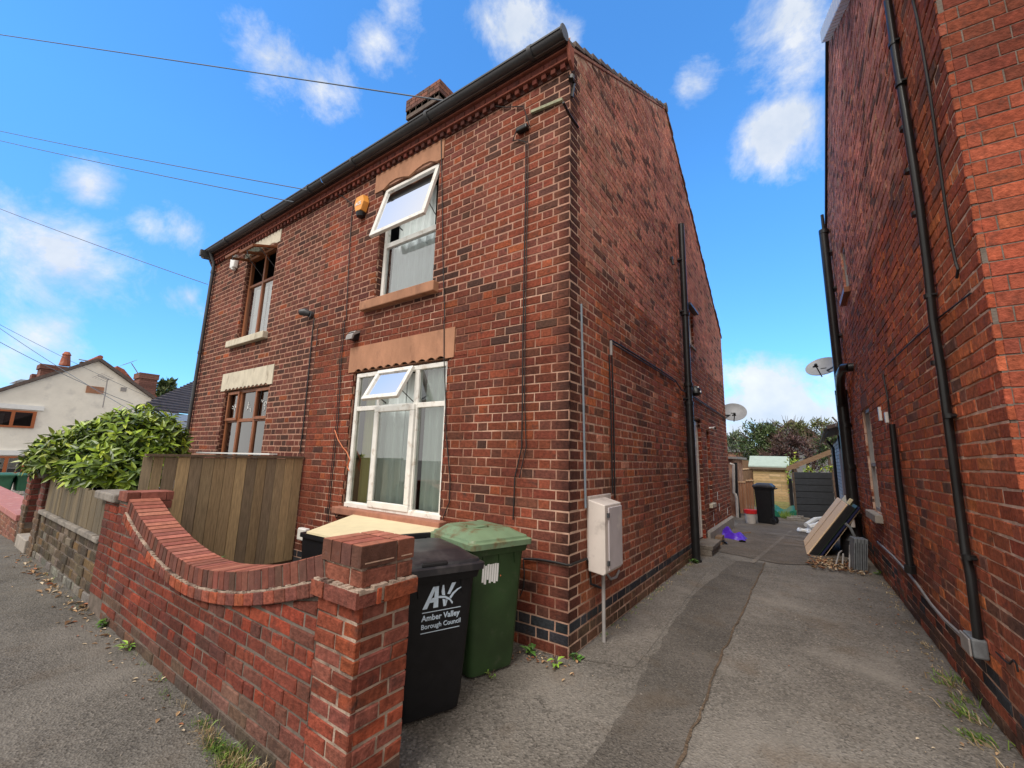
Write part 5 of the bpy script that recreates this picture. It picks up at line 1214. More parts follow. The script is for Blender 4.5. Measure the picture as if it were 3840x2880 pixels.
p=PZ(410,2345); weed('weed','broad-leaved weed at the pavement edge where the old wall meets the red wall',(p.x,p.y-.03,0),12,.075,.045,GW,.7)
p=PZ(505,2435); weed('weed','spreading pale green weed on the pavement beside the red wall',(p.x,p.y-.05,0),11,.085,.022,YG,.45)
weed('weed','tall thin weed in front of the tall divider fence',(-3.2,-1.55,.45),12,.13,.035,GW,1.2)
weed('weed','small weed at the bottom of the curved coping behind the wall',(-2.6,-1.62,.6),6,.10,.03,GW,1.0)
p=PZ(2630,2110); weed('weed','small green weed at the foot of the tall black soil pipe',(.07,4.25,0),14,.08,.04,GW,.8)
p=PZ(3320,2160); weed('weed','little yellow-green weed at the foot of the right-hand wall beside the grey crate',(p.x-.05,p.y,0),14,.09,.03,YG,.9)
# grass and dry litter along wall feet (uncountable)
mb=MB()
def tuft(x,y,n,h,cols,spread=.05,lean=(0,-.3)):
    for k in range(n):
        b=Vector((x+random.gauss(0,spread),y+random.gauss(0,spread*.5),.003)); hh=h*random.uniform(.5,1.2); d=Vector((random.gauss(0,.5)+lean[0],random.gauss(0,.4)+lean[1],.9)).normalized(); s=d.cross(Vector((0,1,0.3))).normalized()*.0028; tip=b+d*hh-Vector((0,0,hh*.25)); mid=b+d*hh*.55
        mb.add([b-s,b+s,mid+s*.8,mid-s*.8,tip],[(0,1,2,3),(3,2,4)],jit(random.choice(cols),.2))
DRY=[(.42,.32,.18),(.36,.26,.14),(.48,.38,.24),(.30,.20,.10)]; GRN=[(.13,.22,.04),(.20,.30,.05),(.09,.16,.03)]
for k in range(120):
    x=random.uniform(-1.9,-.42); f=max(0,1-abs(x+.75)/.8)
    if random.random()<.25+.75*f: tuft(x,-2.06-random.random()*.06*(1+f),int(8+18*f),.07+.03*f,GRN if random.random()<.5 else DRY,.03)
for k in range(70):
    x=random.uniform(-7.5,-1.9)
    if random.random()<.55: tuft(x,-2.06,random.randint(4,10),.05,DRY if random.random()<.6 else GRN,.03)
for k in range(20): tuft(2.54-.019*0+random.uniform(-.12,-.02),random.uniform(.3,1.6),12,.09,GRN if random.random()<.6 else DRY,.04,(-.6,-.2))
for k in range(40): tuft(.03+random.random()*.03,random.uniform(.5,4.3),5,.03,GRN+DRY,.03,(.3,0))
for k in range(30): tuft(2.5-.019*k/10,random.uniform(1.6,5),5,.03,DRY,.03,(-.3,0))
mb.build('wall_foot_grass','leaf'); o=bpy.data.objects['wall_foot_grass']; o['kind']='stuff'; tag(o,'dry and green grass tufts growing along the feet of the walls','grass')
mb=MB()
def litter(x,y,s,z=.004):
    a=random.uniform(0,6.28); d=Vector((math.cos(a),math.sin(a),random.uniform(0,.3))); leaf(mb,Vector((x,y,z+random.random()*.004)),d,Vector((0,0,1)),s,s*random.uniform(.3,.6),jit(random.choice([(.34,.20,.10),(.45,.30,.17),(.22,.13,.07),(.5,.4,.28),(.30,.11,.05)]),.2),fold=.4,droop=-.1)
for k in range(170):
    litter(random.uniform(-8.0,-.5),-2.05-abs(random.gauss(0,.10)),random.uniform(.015,.045))
for k in range(60): litter(random.gauss(-5.6,1.2),-2.05-abs(random.gauss(0,.09)),random.uniform(.04,.09))
for k in range(420): 
    u,v=random.random(),random.random(); litter(1.62+u*.72,5.12+v*.95,random.uniform(.03,.08),z=.01+random.random()*.03)
for k in range(60): litter(random.gauss(-.12,.18),random.gauss(-.12,.09)-.05 if True else 0,random.uniform(.015,.04))
for k in range(60): litter(random.uniform(-.2,2.4),random.uniform(-2.5,8),random.uniform(.008,.022))
for k in range(120): litter(random.uniform(2.1,2.5),random.uniform(0,5),random.uniform(.015,.03))
mb.build('leaf_litter','dryleaf'); o=bpy.data.objects['leaf_litter']; o['kind']='stuff'; tag(o,'dead leaves and grit scattered on the pavement, drive and by the mattresses','litter')
mb=MB()
for k in range(260):
    x_,y_=random.uniform(-.4,2.4),random.uniform(-2.4,8) ; r_=random.uniform(.003,.008); mb.loft([(.003,x_,y_,r_,r_*.8,r_*.4),(.003+r_,x_,y_,r_*.6,r_*.5,r_*.2)],cn=1,col=None)
for k in range(160):
    x_,y_=random.uniform(-6,.5),random.uniform(-3.4,-2.1) ; r_=random.uniform(.002,.006); mb.loft([(.006,x_,y_,r_,r_*.8,r_*.4),(.006+r_,x_,y_,r_*.6,r_*.5,r_*.2)],cn=1)
o=mb.build('grit','stone'); o['kind']='stuff'; tag(o,'small pale stones scattered on the tarmac','grit')
# ================================================================== ALLEY THINGS
t=thing('bucket','white bucket with a red rim at the end of the alley','bucket',(.30,10.25,0))
mb=MB(); mb.tube([(.30,10.25,0),(.30,10.25,.30)],[.115,.15],18); mb.build('tub','bucket',t,smooth=True); mb=MB(); mb.tube([(.30,10.25,.27),(.30,10.25,.37)],[.158,.165],18); mb.build('rim','red',t,smooth=True)
sh=thing('garden_shed','small timber garden shed with a pale green felt roof at the end of the alley','shed',(.45,15.5,0))
mb=MB()
z=0
while z<1.40:
    x=-.08
    while x<1.04:
        l=random.choice([.35,.55,1.12]); l=min(l,1.04-x); mb.obox((x,15.5,z),(l-.004,0,0),(0,.02,0),(0,-.012,.088) if False else (0,0,.086),jit(random.choice([(.50,.34,.17),(.42,.28,.13),(.56,.40,.22),(.38,.27,.12)] if z>.2 else [(.25,.24,.09)]),.12)); x+=l
    z+=.09
mb.box(-.08,-.06,15.5,17,0,1.4,(.4,.27,.13)); mb.box(1.02,1.04,15.52,17,0,1.4,(.4,.27,.13)); mb.build('cladding','shedwood',sh,bevel=.004)
mb=MB(); mb.prism([(-.20,15.42,1.50),(-.20,15.42,1.545),(-.20,16.2,1.93),(-.20,17,1.55),(-.20,17,1.5),(-.20,16.2,1.88)],(1.32,0,0)); mb.build('roof','felt',sh); mb=MB(); mb.box(-.19,1.11,15.41,15.43,1.42,1.50); mb.box(1.035,1.06,15.48,15.51,0,1.42); mb.build('trim','fencecap',sh)
t=thing('gate','dark grey gate of wide horizontal boards across the end of the alley','gate',(1.8,13.2,0)); A=Vector((1.30,12.8,0)); Bq=Vector((2.30,13.6,0)); D=(Bq-A); nn=Vector((D.y,-D.x,0)).normalized()
mb=MB()
for k in range(7): mb.obox(A+Vector((0,0,.02+k*.198)),D+Vector((0,0,random.uniform(-.02,.02))),-nn*.03,(0,0,.182)); 
mb.build('boards','anthracite',t,bevel=.005); mb=MB(); mb.obox(A-nn*.035+Vector((0,0,.0)),D,-nn*.02,(0,0,1.38)); mb.build('backing','black',t); mb=MB(); mb.obox(A+nn*.03-D*.02,D*.02,-nn*.07,(0,0,1.38)); mb.build('edge_post','fencecap',t)
t=thing('gate_post','slim black post between the shed and the dark gate','post',(1.17,14.3,0)); mb=MB(); mb.box(1.10,1.20,14.3,14.4,0,1.15); mb.build('post','black',t,bevel=.01)
t=thing('plank','weathered plank propped diagonally above the dark gate','plank',(1.75,13.75,1.7)); mb=MB(); a=PY(2950,1768,13.7); b=PY(3116,1704,13.7); mb.obox(a,b-a,(0,.05,0),(0,0,.16)); mb.build('board','barkplank',t)
t=thing('plank','short pale plank end crossing behind the diagonal plank','plank',(1.15,13.9,1.5)); mb=MB(); a=PY(2955,1762,13.85); mb.obox(a,(.3,0,.06),(0,.05,0),(0,0,.06)); mb.build('board','ply',t)
t=thing('sandpit_lid','green plastic moulded lid lying by the foot of the shed','lid',(.9,12.7,0)); mb=MB()
n=16
for i in range(n):
    u=i/n; a=.55+.75*u; b=.55+.75*(u+1/n); f=lambda q:.16+.07*math.sin(q*9)
    mb.add([(a,12.5,.02),(b,12.5,.02),(b,12.5,f(u+1/n)),(a,12.5,f(u)),(a,13.3,.10),(b,13.3,.10),(b,13.3,f(u+1/n)+.10),(a,13.3,f(u)+.10)],[(0,1,2,3),(3,2,6,7),(5,4,7,6)])
mb.build('shell','sandpit',t,smooth=True)
of=thing('picket_fence','low fence of upright orange-brown boards beside the far black bin','fence',(.0,12.2,0))
mb=MB()
for k in range(6): a=Vector((-.18,12.2,.06))+Vector((.44,-.35,0))*(k/6); mb.obox(a,Vector((.058,-.045,0)),(0,.02,0),(0,0,.95+.03*k),jit(random.choice([(.48,.24,.13),(.54,.29,.17),(.42,.20,.11)]),.1))
mb.build('boards','orangewood',of); mb=MB(); mb.obox((-.20,12.19,1.0),(.24,-.19,.02),(0,.06,0),(0,0,.04)); mb.obox((.05,11.98,1.07),(.22,-.16,.02),(0,.06,0),(0,0,.04)); build_split(mb,'rail','ply',of)
bf=thing('garden_fence','brown panelled garden fence behind the shed and the low board fence','fence',(-.8,16.5,0)); mb=MB()
for k in range(12): mb.obox((-2.2+k*.19,16.5,0),(.185,0,0),(0,.02,0),(0,0,1.74+.02*math.sin(k)),jit((.20,.12,.07),.12))
mb.build('boards','fence',bf)
mb=MB(); mb.tube([(-2.2,16.48,1.5),(-1.1,16.48,1.32),(.1,16.48,1.45)],.02,5); mb.build('cord','ply',bf)
t=thing('drain_pipe','white drain pipe running down beside the far end of the gable wall','pipe',(-.16,11.4,0)); mb=MB(); P=[PY(2751,1742,11.4),PY(2752,1848,11.4)]; mb.tube([P[0]+Vector((-.1,0,.02)),P[0],P[1],P[1]+Vector((.04,0,-.04)),PY(2763,1870,11.4),PY(2766,1940,11.4)],.04,8); mb.build('pipe','bucket',t,smooth=True)
mb=MB(); mb.tube([PY(2758,1735,11.5),PY(2762,1850,11.5),PY(2772,1940,11.5)],.05,8); mb.build('dark_pipe','black',t)
t=thing('outbuilding','low grey outbuilding behind the white drain pipe','building',(-1.2,11.8,0)); mb=MB(); mb.box(-2.5,-.24,11.7,14,0,1.75); mb.build('wall','mortar',t); mb=MB(); mb.box(-2.6,-.10,11.6,14.1,1.75,1.82); mb.build('roof','greypipe',t)
t=thing('kerb_stones','pile of pale broken slabs by the foot of the dark gate','rubble',(1.25,12.2,0)); mb=MB()
for k in range(9): x_,y_=random.uniform(1.05,1.5),random.uniform(11.8,12.6); mb.obox((x_,y_,.0),(random.uniform(.15,.3),random.uniform(-.05,.05),0),(0,random.uniform(.1,.2),0),(0,0,random.uniform(.04,.12)))
build_split(mb,'slab','stone',t,bevel=.01)
# purple bag
t=thing('plastic_bag','crumpled purple plastic bag on the ground by the side doorstep','bag',(.12,7.35,0)); mb=MB(); random.seed(5)
n=15;m_=9
def bagz(u,v): return max(.0,math.sin(math.pi*u)*math.sin(math.pi*v))**.5*(.06+.13*(1-u)*1.0+.05*math.sin(u*13+v*5)+.03*math.sin(v*17))
P0=Vector((-.07,7.30,0)); 
for i in range(n+1):
    for j in range(m_+1):
        u,v=i/n,j/m_; mb.v.append(tuple(P0+Vector((u*.56+.02*math.sin(v*11),(v-.5)*.38*(1-.3*math.sin(u*6)),0))+Vector((0,0,.004+bagz(u,v)*1.15+random.uniform(0,.012))))); mb.c.append((0,0,0))
for i in range(n):
    for j in range(m_): a=i*(m_+1)+j; mb.f.append((a,a+m_+1,a+m_+2,a+1))
mb.build('bag','purple',t,smooth=True)
t=thing('hose_coil','short curl of black hose on the ground beside the doorstep','hose',(.05,6.0,0)); mb=MB(); mb.tube([(.18+.07*math.cos(a/3),6.35+.09*math.sin(a/3),.02+.004*a) for a in range(17)],.022,6); mb.tube([(.42,6.9,.02),(.47,6.85,.04),(.52,6.9,.02)],.02,6); mb.build('hose','black',t)
t=thing('offcut_wood','small bits of old timber leaning against the side wall past the doorstep','timber',(.1,7.5,0)); mb=MB(); mb.obox((.07,6.2,.0),(.12,.05,0),(0,.3,0),(0,0,.16)); mb.obox((.2,8.0,.0),(.25,.4,.0),(.03,-.03,0),(0,0,.03)); mb.build('pieces','barkplank',t)
# mattresses leaning on the soil pipe
def slabthing(name,label,b0,b1,top0,thk,mt,parts=None,cat='mattress'):
    b0,b1,top0=map(Vector,(b0,b1,top0)); A=b1-b0; C=top0-b0; n=A.cross(C).normalized()
    if n.x>0: n=-n
    t=thing(name,label,cat,(b0+b1)/2); mb=MB(); mb.obox(b0,A,C,-n*thk); mb.build(parts or 'panel',mt,t,bevel=.012); return n
nn=slabthing('bed_base','pale buff mattress base leaning against the wall with its flat side up',(1.56,6.42,.0),(1.50,8.0,.02),(2.22,6.42,.95),.028,'ply')
t=bpy.data.objects['bed_base']; mb=MB(); c0=Vector((1.53,7.15,0)); mb.tube([(1.90,6.95,.49),(1.94,7.05,.55),(1.90,7.15,.50)],.012,5); mb.tube([Vector((1.53,7.2,.01))+nn*.004+Vector((.66*f,0,.95*f)) for f in(0,1)],.005,4); mb.build('strap','barkplank',t)
slabthing('mattress','dark edged mattress sandwiched directly under the buff bed base',(1.60,6.40,-.0),(1.54,7.95,.0),(2.25,6.40,.94),.115,'black')
slabthing('mattress','dark blue mattress, lowest of the leaning stack',(1.74,6.42,.0),(1.68,7.9,.0),(2.375,6.42,.92),.045,'darkblue')
slabthing('headboard','thin green edged panel between the leaning mattresses',(1.725,6.39,-.0),(1.66,7.8,.0),(2.365,6.39,.93),.005,'bingreen',cat='panel')
slabthing('bed_base','pinkish tan bed base standing behind the leaning stack at the top',(1.95,7.0,.45),(1.93,8.1,.45),(2.31,7.0,1.02),.06,'creamboard')
slabthing('board','thin tan board at the back of the leaning stack',(1.83,6.45,.0),(1.80,7.8,.0),(2.40,6.45,.86),.006,'ply',cat='board')
t=thing('rubble_sack','black sack of rubbish in the shade behind the leaning mattresses','sack',(2.2,6.8,0)); mb=MB(); mb.loft([(0,2.22,6.9,.14,.30,.1),(.3,2.25,6.9,.15,.32,.1),(.55,2.30,6.95,.10,.2,.08),(.68,2.33,6.95,.04,.1,.03)]); mb.build('sack','black',t,smooth=True)
t=thing('folding_crate','flat grey folded plastic crate leaning on end against the right-hand wall','crate',(2.28,5.3,0)); mb=MB(); rotm=Matrix.Rotation(R_(14),3,'Z'); O=Vector((2.165,5.36,0)); X=rotm@Vector((.17,-.03,0)); Yv=rotm@Vector((.02,.26,0)); Zv=Vector((.05,0,.50))
for k in range(4): mb.obox(O+X*(k*.25+.01),X*.22,Yv,Zv)
mb.build('panel','crate',t,bevel=.006); mb=MB(); 
for k in range(4):
    mb.obox(O+X*(k*.25+.08)-Yv*.012+Zv*.07,X*.05,Yv*.02,Zv*.8)
mb.build('slots','black',t)
t=thing('metal_frame','bent grey metal frame pieces lying on the litter beside the grey crate','metal frame',(2.0,5.7,0)); mb=MB(); 
for q in ([(1.95,5.55,.02),(2.02,5.75,.2),(2.06,5.85,.22)],[(2.04,5.6,.02),(2.07,5.7,.2),(2.1,5.75,.05),(2.13,5.6,.15)],[(2.12,5.45,.02),(2.17,5.7,.35)]): mb.tube(q,.012,6)
mb.build('bars','greypipe',t)
t=thing('grey_pipe','bent grey pipe standing behind the crate','pipe',(2.25,5.7,0)); mb=MB(); mb.tube([(2.24,5.75,0),(2.24,5.75,.5),(2.2,5.75,.62),(2.14,5.76,.68)],.022,8); mb.build('pipe','crate',t,smooth=True)
t=thing('bottle','white plastic bottle hanging in the gap behind the mattresses','bottle',(2.3,6.6,.6)); mb=MB(); mb.tube([(2.28,6.5,.55),(2.28,6.5,.68),(2.28,6.5,.72)],[.035,.035,.015],8); mb.build('bottle','bucket',t)
t=thing('plastic_tubing','heap of white plastic tubing and wrapping beyond the mattresses','tubing',(1.7,10.0,0)); mb=MB()
for cx,cy,r_ in((1.50,9.5,.11),(1.68,9.35,.11),(1.82,11.5,.15)): mb.tube([(cx+r_*math.cos(a/3),cy+r_*1.5*math.sin(a/3),.05+.015*math.sin(a)) for a in range(19)],.035,6)
mb.tube([(1.55,10.2,.1),(1.75,10.6,.22),(2.0,11,.24)],.06,8); mb.tube([(1.6,9.9,.08),(1.85,10.1,.16)],.07,8); mb.build('tubes','white',t,smooth=True)
# lean-to outbuilding beyond the right-hand house
lt=thing('lean_to','low lean-to with white painted brick and a black fascia beyond the right-hand house','lean-to',(2.4,10.5,0))
mb=MB(); bricks(mb,(2.36,0,0),(0,1,0),(-1,0,0),9.6,12.45,0,2.25,.09,.26,.12,.012,lambda u,z,w_,i:jit((.62,.60,.56),.1),bond='stretcher'); mb.build('painted_bricks','whitebrick',lt)
mb=MB(); mb.box(2.368,4,8.5,12.44,0,2.3); mb.build('core','mortar_dark',lt)
mb=MB(); mb.box(2.30,2.38,12.44,12.52,0,2.25,(.42,.22,.12)); mb.box(2.33,2.37,8.55,9.2,0,2.3,(.22,.11,.07)); mb.box(2.335,2.366,9.2,9.6,0,1.9,(.5,.32,.2)); build_split(mb,'timber_panel','orangewood',lt)
mb=MB(); mb.prism([(2.12,8.45,2.42),(2.12,8.45,2.50),(4,8.45,3.1),(4,8.45,3.0)],(0,4.2,0)); mb.build('roof','rooftile',lt); mb=MB(); mb.tube([(2.10,8.5,2.40),(2.10,12.7,2.34)],.05,8); mb.tube([(2.18,11.2,2.3),(2.30,11.2,2.1),(2.30,11.2,0)],.035,8); mb.build('gutter','black',lt)
mb=MB(); mb.box(2.33,2.362,8.5,9.5,2.0,2.4); mb.build('panel','greypipe',lt)
# ---- trees and hedge
def foliage(mb,c,r,n,l,cols,seed=1,shell=.5,w=.4,updir=.3):
    random.seed(seed); c=Vector(c); cl=[]
    for _ in range(max(6,n//45)):
        d=rv()*random.uniform(shell,1.0); cl.append(c+Vector((d.x*r[0],d.y*r[1],d.z*r[2])))
    for _ in range(n):
        q=random.choice(cl)+rv()*random.uniform(.1,1)*min(r)*.42
        leaf(mb,q,rv()+Vector((0,0,updir)),rv(),l*random.uniform(.6,1.3),l*w,jit(random.choice(cols),.25))
def tree(name,label,base,crowns,n,l,cols,seed,cat='tree',h=1.5,group=None,twigs=0,tr=.12,w=.4):
    t=thing(name,label,cat,base,0,group); mb=MB()
    for i,(c,r) in enumerate(crowns): foliage(mb,c,r,n,l,cols,seed+i,w=w)
    mb.build('crown','leaf',t); tk=MB(); b=Vector(base)
    for c,r in crowns: tk.tube([b,b+(Vector(c)-b)*.5+rv()*.1,Vector(c)],[tr,tr*.6,tr*.2],6)
    for _ in range(twigs):
        c,r=random.choice(crowns); d=rv(); d.z=abs(d.z); q=Vector(c)+Vector((d.x*r[0],d.y*r[1],d.z*r[2])); tk.tube([Vector(c)+(q-Vector(c))*.4,q,q+(q-Vector(c))*.28+Vector((0,0,.12))],[.02,.014,.005],4,caps=False)
    tk.build('trunk','twig',t); return t
DG=[(.05,.085,.025),(.075,.12,.035),(.035,.06,.02),(.11,.15,.05)]; OL=[(.13,.15,.05),(.18,.19,.07),(.09,.11,.04)]; PU=[(.085,.045,.045),(.12,.06,.055),(.055,.03,.032),(.15,.08,.07)]
tree('evergreen_shrub','dark green conifer-like shrub rising above the left of the shed roof',(-.3,19,0),[((-.25,19,2.55),(.75,.8,.85)),((.15,19,1.9),(.8,.8,.7)),((.1,19.2,3.0),(.45,.5,.5))],1500,.17,DG,21,'shrub',twigs=40,w=.3)
tree('purple_shrub','purple-brown twiggy shrub behind the shed and the dark gate',(1.4,18.5,0),[((1.0,18.6,2.35),(.7,.6,.65)),((1.75,18.6,2.2),(.8,.6,.75)),((.6,18.3,1.9),(.7,.5,.4))],1400,.16,PU,31,'shrub',twigs=120,w=.22)
tree('evergreen_shrub','olive green feathery shrub above the purple one, below the distant gable',(1.3,20,0),[((1.1,20,3.1),(.9,.6,.55)),((2.3,20,2.9),(.8,.6,.65))],1300,.17,OL,41,'shrub',twigs=60,w=.28)
tree('evergreen_shrub','dark green shrub beside the lean-to roof at the right of the hedge',(2.6,17,0),[((2.35,17.2,2.35),(.6,.5,.65))],900,.15,DG,51,'shrub',twigs=30,w=.3)
tree('far_tree','pale grey-green tree farthest back at the left of the alley view',(-1.9,26,0),[((-1.9,26,2.9),(.9,.7,.7))],900,.2,[(.12,.16,.09),(.16,.20,.12),(.09,.12,.07)],61,twigs=6)
random.seed(9)
for lab,(x_,y_,z_) in [('bright yellow-green sprig above the top of the dark gate',(1.72,14.2,1.42)),('yellow-green leaves beside the lean-to post',(2.30,14.2,1.5)),('bright green sprig to the right of the shed roof',(1.25,15.2,1.75)),('thin green creeper between shed and black post',(1.10,15.3,1.2))]:
    t=thing('climbing_plant',lab,'plant',(x_,y_,0)); mb=MB()
    for _ in range(45): leaf(mb,Vector((x_,y_,z_))+Vector((random.gauss(0,.12 if x_!=1.10 else .03),0,random.gauss(0,.10 if x_!=1.10 else .2))),rv(),rv(),.12,.05,jit(random.choice([(.32,.42,.04),(.42,.48,.06),(.18,.30,.04)]),.2))
    mb.build('leaves','leaf',t); mb=MB(); mb.tube([(x_,y_,0),(x_+.03,y_,z_)],.012,5); mb.build('stem','twig',t)
t=thing('grass_clump','tuft of long green grass at the foot of the shed by the slabs','grass clump',(1.05,12.2,0)); mb=MB()
for _ in range(40): leaf(mb,Vector((1.02+random.gauss(0,.06),12.2,0)),Vector((random.gauss(0,.4),-.2,1)),Vector((0,-1,0)),.25,.02,jit((.16,.24,.05),.2))
mb.build('blades','leaf',t)
# ---- distant houses
t=thing('distant_house','distant gable-roofed house showing above the hedge at the end of the alley','house',(1,30,0))
a=PY(2967,1572,28); mb=MB(); mb.prism([(a.x-3.6,28,0),(a.x+3.6,28,0),(a.x+3.6,28,a.z-3.0),(a.x,28,a.z-.1),(a.x-3.6,28,a.z-3.0)],(0,8,0)); mb.build('wall','greyfar',t); mb=MB(); mb.prism([(a.x,27.8,a.z),(a.x-3.9,27.8,a.z-3.25),(a.x-3.9,27.8,a.z-3.4),(a.x,27.8,a.z-.18),(a.x+3.9,27.8,a.z-3.4),(a.x+3.9,27.8,a.z-3.25)],(0,8.4,0)); mb.build('roof','rooftile',t)
t=thing('distant_house','distant grey hipped roof at the far left of the alley view','house',(-4,30,0)); mb=MB(); a=PY(2790,1690,30); mb.prism([(a.x-7,30,a.z+1.2),(a.x-1.3,30,a.z+1.1),(a.x+.4,30,a.z+.4),(a.x+.6,30,a.z-.1),(a.x-7,30,a.z-.1)],(0,6,0)); mb.build('roof','greyfar',t); mb=MB(); mb.box(a.x-7,a.x+.3,30.2,36,0,a.z-.1); mb.build('wall','mortar',t)
# ================================================================== FAR LEFT HOUSES
XW=-30.
wh=thing('white_house','white rendered gable-end house with orange-brown windows down the street','house',(XW,2,-1))
ay,az=2.2,6.23; sl=.685; hw=5.2
mb=MB(); mb.prism([(XW,ay-hw,-1.3),(XW,ay+hw,-1.3),(XW,ay+hw,az-sl*hw),(XW,ay,az),(XW,ay-hw,az-sl*hw)],(-9,0,0)); mb.build('wall','render',wh)
mb=MB()
for s in(-1,1): mb.add([(XW+.15,ay,az+.02),(XW+.15,ay+s*(hw+.3),az-sl*(hw+.3)+.02),(XW+.15,ay+s*(hw+.3),az-sl*(hw+.3)+.20),(XW+.15,ay,az+.20),(XW-9.2,ay,az+.02),(XW-9.2,ay+s*(hw+.3),az-sl*(hw+.3)+.02),(XW-9.2,ay+s*(hw+.3),az-sl*(hw+.3)+.20),(XW-9.2,ay,az+.20)],[(0,1,2,3),(4,7,6,5),(3,2,6,7),(0,4,5,1),(1,5,6,2)])
mb.build('roof','rooftile',wh)
mb=MB(); mb.tube([(XW+.16,ay,az+.2),(XW-9.2,ay,az+.2)],.12,8); mb.build('ridge_tiles','redtile',wh)
M['framefar']=mat('orange_frame',(.36,.10,.03),.5,var=.1)
def fwin(y0,y1,z0,z1,muls,lint,lead=False):
    mb=MB(); X=XW+.03
    mb.box(X-.02,X+.04,y0,y1,z0,z0+.09); mb.box(X-.02,X+.04,y0,y1,z1-.09,z1)
    for m_ in [y0+.05,y1-.05]+muls: mb.box(X-.02,X+.05,m_-.06,m_+.06,z0,z1)
    f=mb.build('window','framefar',wh); g=MB(); g.quad((X,y0,z0),(X,y1,z0),(X,y1,z1),(X,y0,z1)); g.build('pane','glassdark',f)
    r=MB(); r.quad((X-.02,y0,z0),(X-.02,y1,z0),(X-.02,y1,z1),(X-.02,y0,z1)); r.build('room_lining','room',f)
    r=MB(); 
    for m_ in [y0+.35,(y0+y1)/2]: r.box(X-.012,X-.006,m_-.12,m_+.1,z0+.1,z1-.2)
    r.build('blind','greypipe',f)
    l_=MB(); l_.box(X-.02,X+.06,y0-.3,y1+lint[0],lint[1],lint[2]); l_.build('lintel','white',wh)
    if lead:
        q=MB()
        for k in range(1,8): q.box(X+.001,X+.006,y0+(y1-y0)*k/8-.01,y0+(y1-y0)*k/8+.01,z0,z1)
        for k in range(1,3): q.box(X+.001,X+.006,y0,y1,z0+(z1-z0)*k/3-.01,z0+(z1-z0)*k/3+.01)
        q.build('glazing_bars','greypipe',f)
fwin(-1.9,.33,2.40,3.24,[-1.05,-.42],(.22,3.30,3.52)); fwin(-1.9,.34,.17,1.02,[-1.0,-.30],(.15,1.07,1.30),True)
mb=MB(); mb.box(XW-.02,XW+.03,1.92,2.62,4.44,4.82); mb.build('plaque','lintel',wh); mb=MB(); mb.box(XW-.02,XW+.03,3.3,3.55,4.72,4.95); mb.build('vent','greypipe',wh)
def far_chim(name_pts,X,dx,par=None,mt='chimney',cols=(.20,.09,.07)):
    mb=MB(); (xl,yt),(xr,yb)=name_pts; a=PX(xl,yt,X); b=PX(xr,yb,X); z=b.z; k=0
    while z<a.z:
        e=.06 if a.z-z<.35 else 0
        mb.box(X-dx-e,X+e,a.y-e,b.y+e,z,z+.12,jit(cols,.2)); z+=.13
    return mb
rh=thing('terrace_row','row of older red-roofed houses with brick chimneys behind the white house','terrace',(-42,2,-1))
mb=MB(); a=PX(515,1440,-40.); 
mb.prism([(-40,a.y-8,-1),(-40,a.y+3,-1),(-40,a.y+3,a.z-2.2),(-40,a.y-1.5,a.z+.8),(-40,a.y-8,a.z-3)],(-8,0,0)); mb.build('wall','mortar',rh)
mb=MB(); pts=[PX(*q,-38.) for q in [(400,1440),(440,1372),(466,1385),(500,1425),(540,1430),(600,1500),(520,1520)]]; mb.prism(pts,(-6,0,0)); mb.build('roof','redtile',rh)
mb=far_chim(((527,1403),(578,1500)),-36.,1.2); mb.build('chimney','chimney',rh)
t=thing('chimney_stack','broad brick chimney stack with one tall pot behind the white house roof','chimney',(-33,1,4)); mb=far_chim(((158,1364),(290,1450)),-32.,1.); mb.build('stack','chimney',t); a=PX(243,1365,-32.4); mb=MB(); mb.tube([a-Vector((0,0,.1)),a+Vector((0,0,.5)),a+Vector((0,0,.52)),a+Vector((0,0,.7))],[.24,.16,.2,.1],10); mb.build('pot','redtile',t); mb=far_chim(((126,1405),(152,1440)),-33.,.6); mb.build('small_stack','chimney',t)
t=thing('chimney_stack','small dark chimney pot at the peak of the white house','chimney',(-31,2,6)); a=PX(325,1358,-31.); mb=MB(); mb.box(a.x-.4,a.x,a.y-.22,a.y+.22,a.z-.5,a.z,(.08,.05,.05)); mb.build('stack','chimney',t); mb=MB(); mb.tube([a+Vector((-.2,-.3,.12)),a+Vector((-.2,.3,.1))],.03,5); mb.tube([a+Vector((-.2,0,0)),a+Vector((-.2,0,.12))],.03,5); mb.build('cowl','greypipe',t)
def aerial(label,X,pts,cross):
    P=[PX(*q,X) for q in pts]; t=thing('aerial',label,'aerial',P[0]); mb=MB(); mb.tube(P,.03,5); mb.build('mast','greypipe',t); mb=MB(); Q=[PX(*q,X) for q in cross]; mb.tube(Q,.022,5); d=(Q[-1]-Q[0])
    for k in range(6): q=Q[0]+d*(k/5); mb.tube([q-Vector((0,.18,.14)),q+Vector((0,.18,.14))],.012,4)
    mb.build('elements','greypipe',t)
aerial('thin television aerial on the right-hand red chimney',-36.,[(524,1410),(508,1385),(493,1362)],[(462,1368),(500,1355)])
aerial('television aerial on a pole against the white gable wall',-29.6,[(385,1528),(395,1475),(403,1424)],[(366,1408),(410,1424)])
aerial('small television aerial at the left end of the white house roof',-31.5,[(60,1442),(61,1428)],[(58,1430),(78,1432)])
